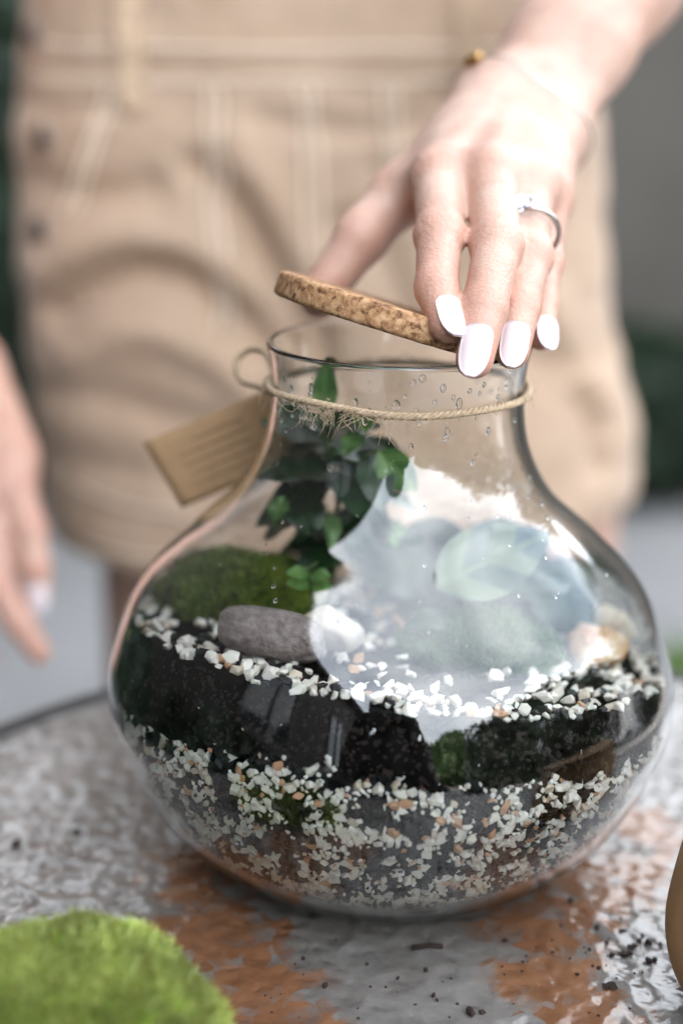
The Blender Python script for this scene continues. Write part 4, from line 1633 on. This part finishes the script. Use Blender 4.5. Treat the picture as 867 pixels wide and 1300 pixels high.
for line, w__, d__ in FL:
    m2 = np.full((nzs, nth), 9.)
    for q in line[::2]:
        m2 = np.minimum(m2, ((XZ - q) ** 2).sum(-1))
    disp += np.where(front, d__ * np.exp(-m2 / (2 * w__ * w__ * .36)), 0)
for i in range(nzs):
    for j in range(nth):
        p_ = Vector(SV[i, j])
        disp[i, j] += .0028 * mnoise.noise(Vector((p_.x * 16, p_.y * 16, p_.z * 26))) + .0012 * mnoise.noise(p_ * 60)
# waistband stands proud, stitched hem
disp += np.where(zz_[:, None] > .252, .0018, 0) + np.where(zz_[:, None] < -.012, .0012, 0)
outd = np.stack([(SV[:, :, 0] - np.interp(zz_, SZ, SXc)[:, None]) / np.interp(zz_, SZ, SA)[:, None] ** 2,
                 (SV[:, :, 1] - BY) / np.interp(zz_, SZ, SBk)[:, None] ** 2, np.zeros((nzs, nth))], -1)
outd /= np.linalg.norm(outd, axis=-1)[..., None]
SV = SV + outd * disp[..., None]
Fs = []
for i in range(nzs - 1):
    for j in range(nth):
        j2 = (j + 1) % nth
        Fs.append((i * nth + j, i * nth + j2, (i + 1) * nth + j2, (i + 1) * nth + j))
lift = np.clip((SV[:, :, 0] - .04) / .11, 0, 1)
lift = lift * lift * (3 - 2 * lift) * .030
SV[:, :, 2] += lift * np.clip(1 - (SV[:, :, 2] + .035) / .16, 0, 1)
skirt = mesh_obj('skirt', SV.reshape(-1, 3), Fs, m_cloth, person)
so = skirt.modifiers.new('thickness', 'SOLIDIFY')
so.thickness = .0022
so.offset = -1
flatV, flatO = SV.reshape(-1, 3), outd.reshape(-1, 3)
fm = flatV[:, 1] < BY + .03
flatV, flatO = flatV[fm], flatO[fm]


def on_skirt(px, py, lift=0.):
    h_ = skirt_hit(px, py)
    if h_ is None:
        h_ = P(px, py, BY)
    k = int(np.argmin(((flatV - h_) ** 2).sum(1)))
    return flatV[k] + flatO[k] * lift, flatO[k]


def stitch(pix, w=.0015, name='topstitch'):
    dense = catmull(np.array(pix, float), 10)
    pts = np.array([on_skirt(px, py, .0003)[0] for px, py in dense])
    for _ in range(3):
        pts[1:-1] = (pts[:-2] + pts[1:-1] * 2 + pts[2:]) / 4
    mesh_obj(name, *tube(pts, w, 6), m_seam, skirt)


for dx in (0, 17):
    stitch([(262 + dx, 110), (265 + dx, 200), (268 + dx, 300), (280 + dx, 420)])
    stitch([(380 + dx, 110), (388 + dx, 220), (392 + dx, 330)])
    stitch([(485 + dx, 110), (492 + dx, 200), (497 + dx, 300)])
    stitch([(135 + dx * .8, 112), (110 + dx * .8, 190), (80 + dx * .8, 270)])
stitch([(40, 100), (200, 103), (400, 103), (560, 102), (690, 98)])
stitch([(40, 56), (200, 60), (400, 62), (560, 60), (680, 55)])
stitch([(110, 688), (170, 702), (240, 712)], .0013)
stitch([(85, 610), (150, 640), (240, 655)], .0009)
m_loop = simple('loop_cloth', (.52, .37, .25), .85, bump=.3, bscale=600)
for px, y1 in ((172, 140), (588, 120)):
    rows = []
    for py in np.linspace(-20, y1, 12):
        p_, n_ = on_skirt(px, py, .0035 if -5 < py < y1 - 12 else .0015)
        rows.append((p_, n_))
    V, Fc = [], []
    for p_, n_ in rows:
        for sx in (-1, 1):
            for l_ in (.0, .0022):
                V.append(p_ + np.array([sx * .0062, 0, 0]) + n_ * l_)
    for i in range(len(rows) - 1):
        a = i * 4
        Fc += [(a + 1, a + 3, a + 7, a + 5), (a, a + 4, a + 6, a + 2), (a, a + 1, a + 5, a + 4), (a + 2, a + 6, a + 7, a + 3)]
    Fc += [(0, 2, 3, 1), (len(V) - 4, len(V) - 3, len(V) - 1, len(V) - 2)]
    mesh_obj('belt_loop', V, Fc, m_loop, skirt, smooth=False)
m_metal = simple('dull_button_metal', (.36, .33, .31), .3, metal=1)
for px, py in ((50, 45), (56, 172), (57, 292)):
    p_, n_ = on_skirt(px, py, .0005)
    q = Vector(n_).to_track_quat('Z', 'Y').to_matrix()
    v_, f_ = lathe([(0, .0), (.0072, 0), (.0078, .0012), (.0072, .0026), (.005, .0022), (.004, .003), (0, .0036)], 24)
    mesh_obj('button', [p_ + np.array(q @ Vector(x)) for x in v_], f_, m_metal, skirt)

# ---- white top above the waistband (out of frame)
V, Fc = [], []
for i, z in enumerate(np.linspace(.29, .56, 14)):
    t = i / 13
    for j in range(48):
        a = 2 * math.pi * j / 48
        V.append((BX + (.150 + .018 * t) * math.cos(a), BY + .01 + (.102 + .02 * t) * math.sin(a), z))
for i in range(13):
    for j in range(48):
        j2 = (j + 1) % 48
        Fc.append((i * 48 + j, i * 48 + j2, (i + 1) * 48 + j2, (i + 1) * 48 + j))
mesh_obj('top', V, Fc, simple('white_cotton', (.7, .69, .67), .9), person)
hv, hf = sdf_mesh([cone((BX, BY + .035, .86), (BX, BY + .03, .905), .098, .098, .02), cone((BX, BY + .07, .86), (BX, BY + .09, .62), .085, .05, .03)], .012, pad=.03)
mesh_obj('hair', hv, hf, simple('brown_hair', (.12, .07, .04), .5), person)

# =================================================================== PHOTOGRAPHER (seen mirrored in the jar)
m_blackc = simple('dark_clothes', (.012, .012, .014), .8)
px0, py0 = -.03, -.74
ph = []
for s in (-1, 1):
    sh = np.array([px0 + s * .165, py0 - .05, .17])
    el = np.array([px0 + s * .22, py0 + .06, -.02])
    ha = np.array([px0 + s * .075, py0 + .20, .225])
    ph += [cone(sh, el, .05, .042, .02), cone(el, ha, .042, .03, .02), cone(ha, ha + np.array([-s * .02, .03, .01]), .034, .03, .02)]
    hip = np.array([px0 + s * .09, py0 - .28, -.30])
    kn_ = np.array([px0 + s * .14, py0 + .02, -.38])
    an = np.array([px0 + s * .13, py0 - .22, GROUND + .08])
    ph += [cone(hip, kn_, .09, .06, .03), cone(kn_, an, .058, .04, .02), cone(an + np.array([0, 0, -.04]), an + np.array([s * .02, .17, -.055]), .036, .025, .02)]
ph += [cone((px0, py0 - .26, -.26), (px0, py0 - .1, .12), .13, .14, .06, (.8, 1, 1)), cone((px0 - .12, py0 - .06, .17), (px0 + .12, py0 - .06, .17), .065, .065, .05),
       cone((px0, py0 - .04, .2), (px0, py0 + .01, .30), .055, .055, .03), cone((px0, py0 + .03, .36), (px0, py0 + .02, .42), .085, .095, .02, (1.08, .95, 1)),
       cone((px0, py0 + .115, .345), (px0, py0 + .105, .365), .014, .012, .012)]
pv, pf = sdf_mesh(ph, .011, pad=.03)
pe = mesh_obj('person', pv, pf, m_blackc)
tag(pe, 'dark clothed crouching person with a camera mirrored in the jar front', 'person')
hv, hf = sdf_mesh([cone((px0, py0 - .005, .38), (px0, py0 - .005, .43), .098, .098, .02)], .012, pad=.03)
mesh_obj('hair', hv, hf, simple('dark_hair', (.02, .015, .012), .5), pe)
cb = thing('photo_camera', 'black camera held by the crouching person mirrored in the jar', 'camera', loc=(-.0168, -.53, .262))
m_cam = simple('black_plastic', (.012, .012, .013), .5)
mesh_obj('camera_body', *merge([box(0, -.02, 0, .13, .05, .085), box(0, -.015, .055, .05, .045, .03)]), m_cam, cb, smooth=False)
v_, f_ = lathe([(0, 0), (.034, 0), (.036, .05), (.03, .052), (.028, .045), (0, .044)], 32)
mesh_obj('lens_barrel', [(x, z + .006, y) for x, y, z in v_], f_, m_cam, cb)

# =================================================================== FOREGROUND POT AND CRUMBS
m_clay = ramp_mat('brown_wood', [(.3, (.34, .19, .085)), (.7, (.50, .31, .15))], 40, rough=.6, bump=.3, bscale=200)
pt = thing('brown_pot', 'rounded brown wooden pot at the table edge beside the stains', 'pot', loc=(.1085, -.093, 0))
v_, f_ = lathe([(tuple(q)) for q in catmull([(0, .0005), (.018, .0005), (.028, .008), (.033, .024), (.031, .045), (.027, .062), (.0275, .066)], 8)] +
               [(.0255, .067), (.024, .062), (.026, .044), (.026, .022), (.018, .008), (0, .006)], 64)
mesh_obj('pot_body', v_, f_, m_clay, pt)

m_crumb = simple('soil_crumb', (.025, .014, .010), .9, var=.3, vscale=900)
crumb_meshes = [chip_mesh('soil_crumb', 100 + i, m_crumb, .6) for i in range(5)]
r = random.Random(77)
cr_px = [(22, 1075, 1.9), (100, 1058, 1.4), (385, 1218, .7), (412, 1253, 1.0), (597, 1288, 1.5), (612, 1287, 1.0), (758, 1178, 1.0), (770, 1198, .8), (798, 1212, .9), (812, 1196, .9), (822, 1197, 1.2),
         (822, 1222, 1.2), (830, 1220, .9), (848, 1148, 1.1), (838, 1200, .8), (775, 1214, .9), (792, 1214, 1.2), (800, 1204, .9), (805, 1202, .8), (776, 1254, 1.3), (768, 1254, .9), (760, 1230, .7),
         (732, 1238, .7), (723, 1144, 1.0), (788, 1182, .7), (540, 1233, .8), (505, 1243, .6), (465, 1225, .6), (554, 1270, .7), (550, 1265, .8), (640, 1195, .8), (815, 1188, .7), (748, 1206, .6)]
for i in range(46):
    cr_px.append((r.gauss(760, 60), r.gauss(1210, 40), r.uniform(.25, .5)))
for i in range(24):
    cr_px.append((r.uniform(330, 640), r.uniform(1185, 1295), r.uniform(.2, .45)))
for px, py, s_ in cr_px:
    if px > 838 or px < 0:
        continue
    q = PZ(px, py, 0)
    if math.hypot(q[0], q[1]) < .055:
        continue
    o_ = bpy.data.objects.new('soil_crumb', r.choice(crumb_meshes))
    COL.objects.link(o_)
    sc_ = .00125 * s_
    o_.matrix_world = place_matrix((q[0], q[1], sc_ * .5), (0, 0, 1), sc_, r)
    big = s_ >= .85
    if px < 200:
        lab = 'brown soil crumb on the grey table top behind the moss clump'
    elif px < 660:
        lab = ('dark soil crumb' if big else 'tiny soil speck') + ' on the table directly in front of the jar'
    elif px > 785:
        lab = ('dark soil crumb' if big else 'tiny soil speck') + ' on the table beside the brown pot'
    else:
        lab = ('dark soil crumb' if big else 'tiny soil speck') + ' on the brown stains between jar and pot'
    tag(o_, lab, 'soil crumb', lab)
tg = mesh_obj('wood_splinter', *tube([PZ(523, 1203, .0008), PZ(545, 1200, .0012), PZ(562, 1201, .0009)], .0008, 6), m_crumb)
tag(tg, 'thin brown wood splinter lying on the table in front of the jar', 'splinter')
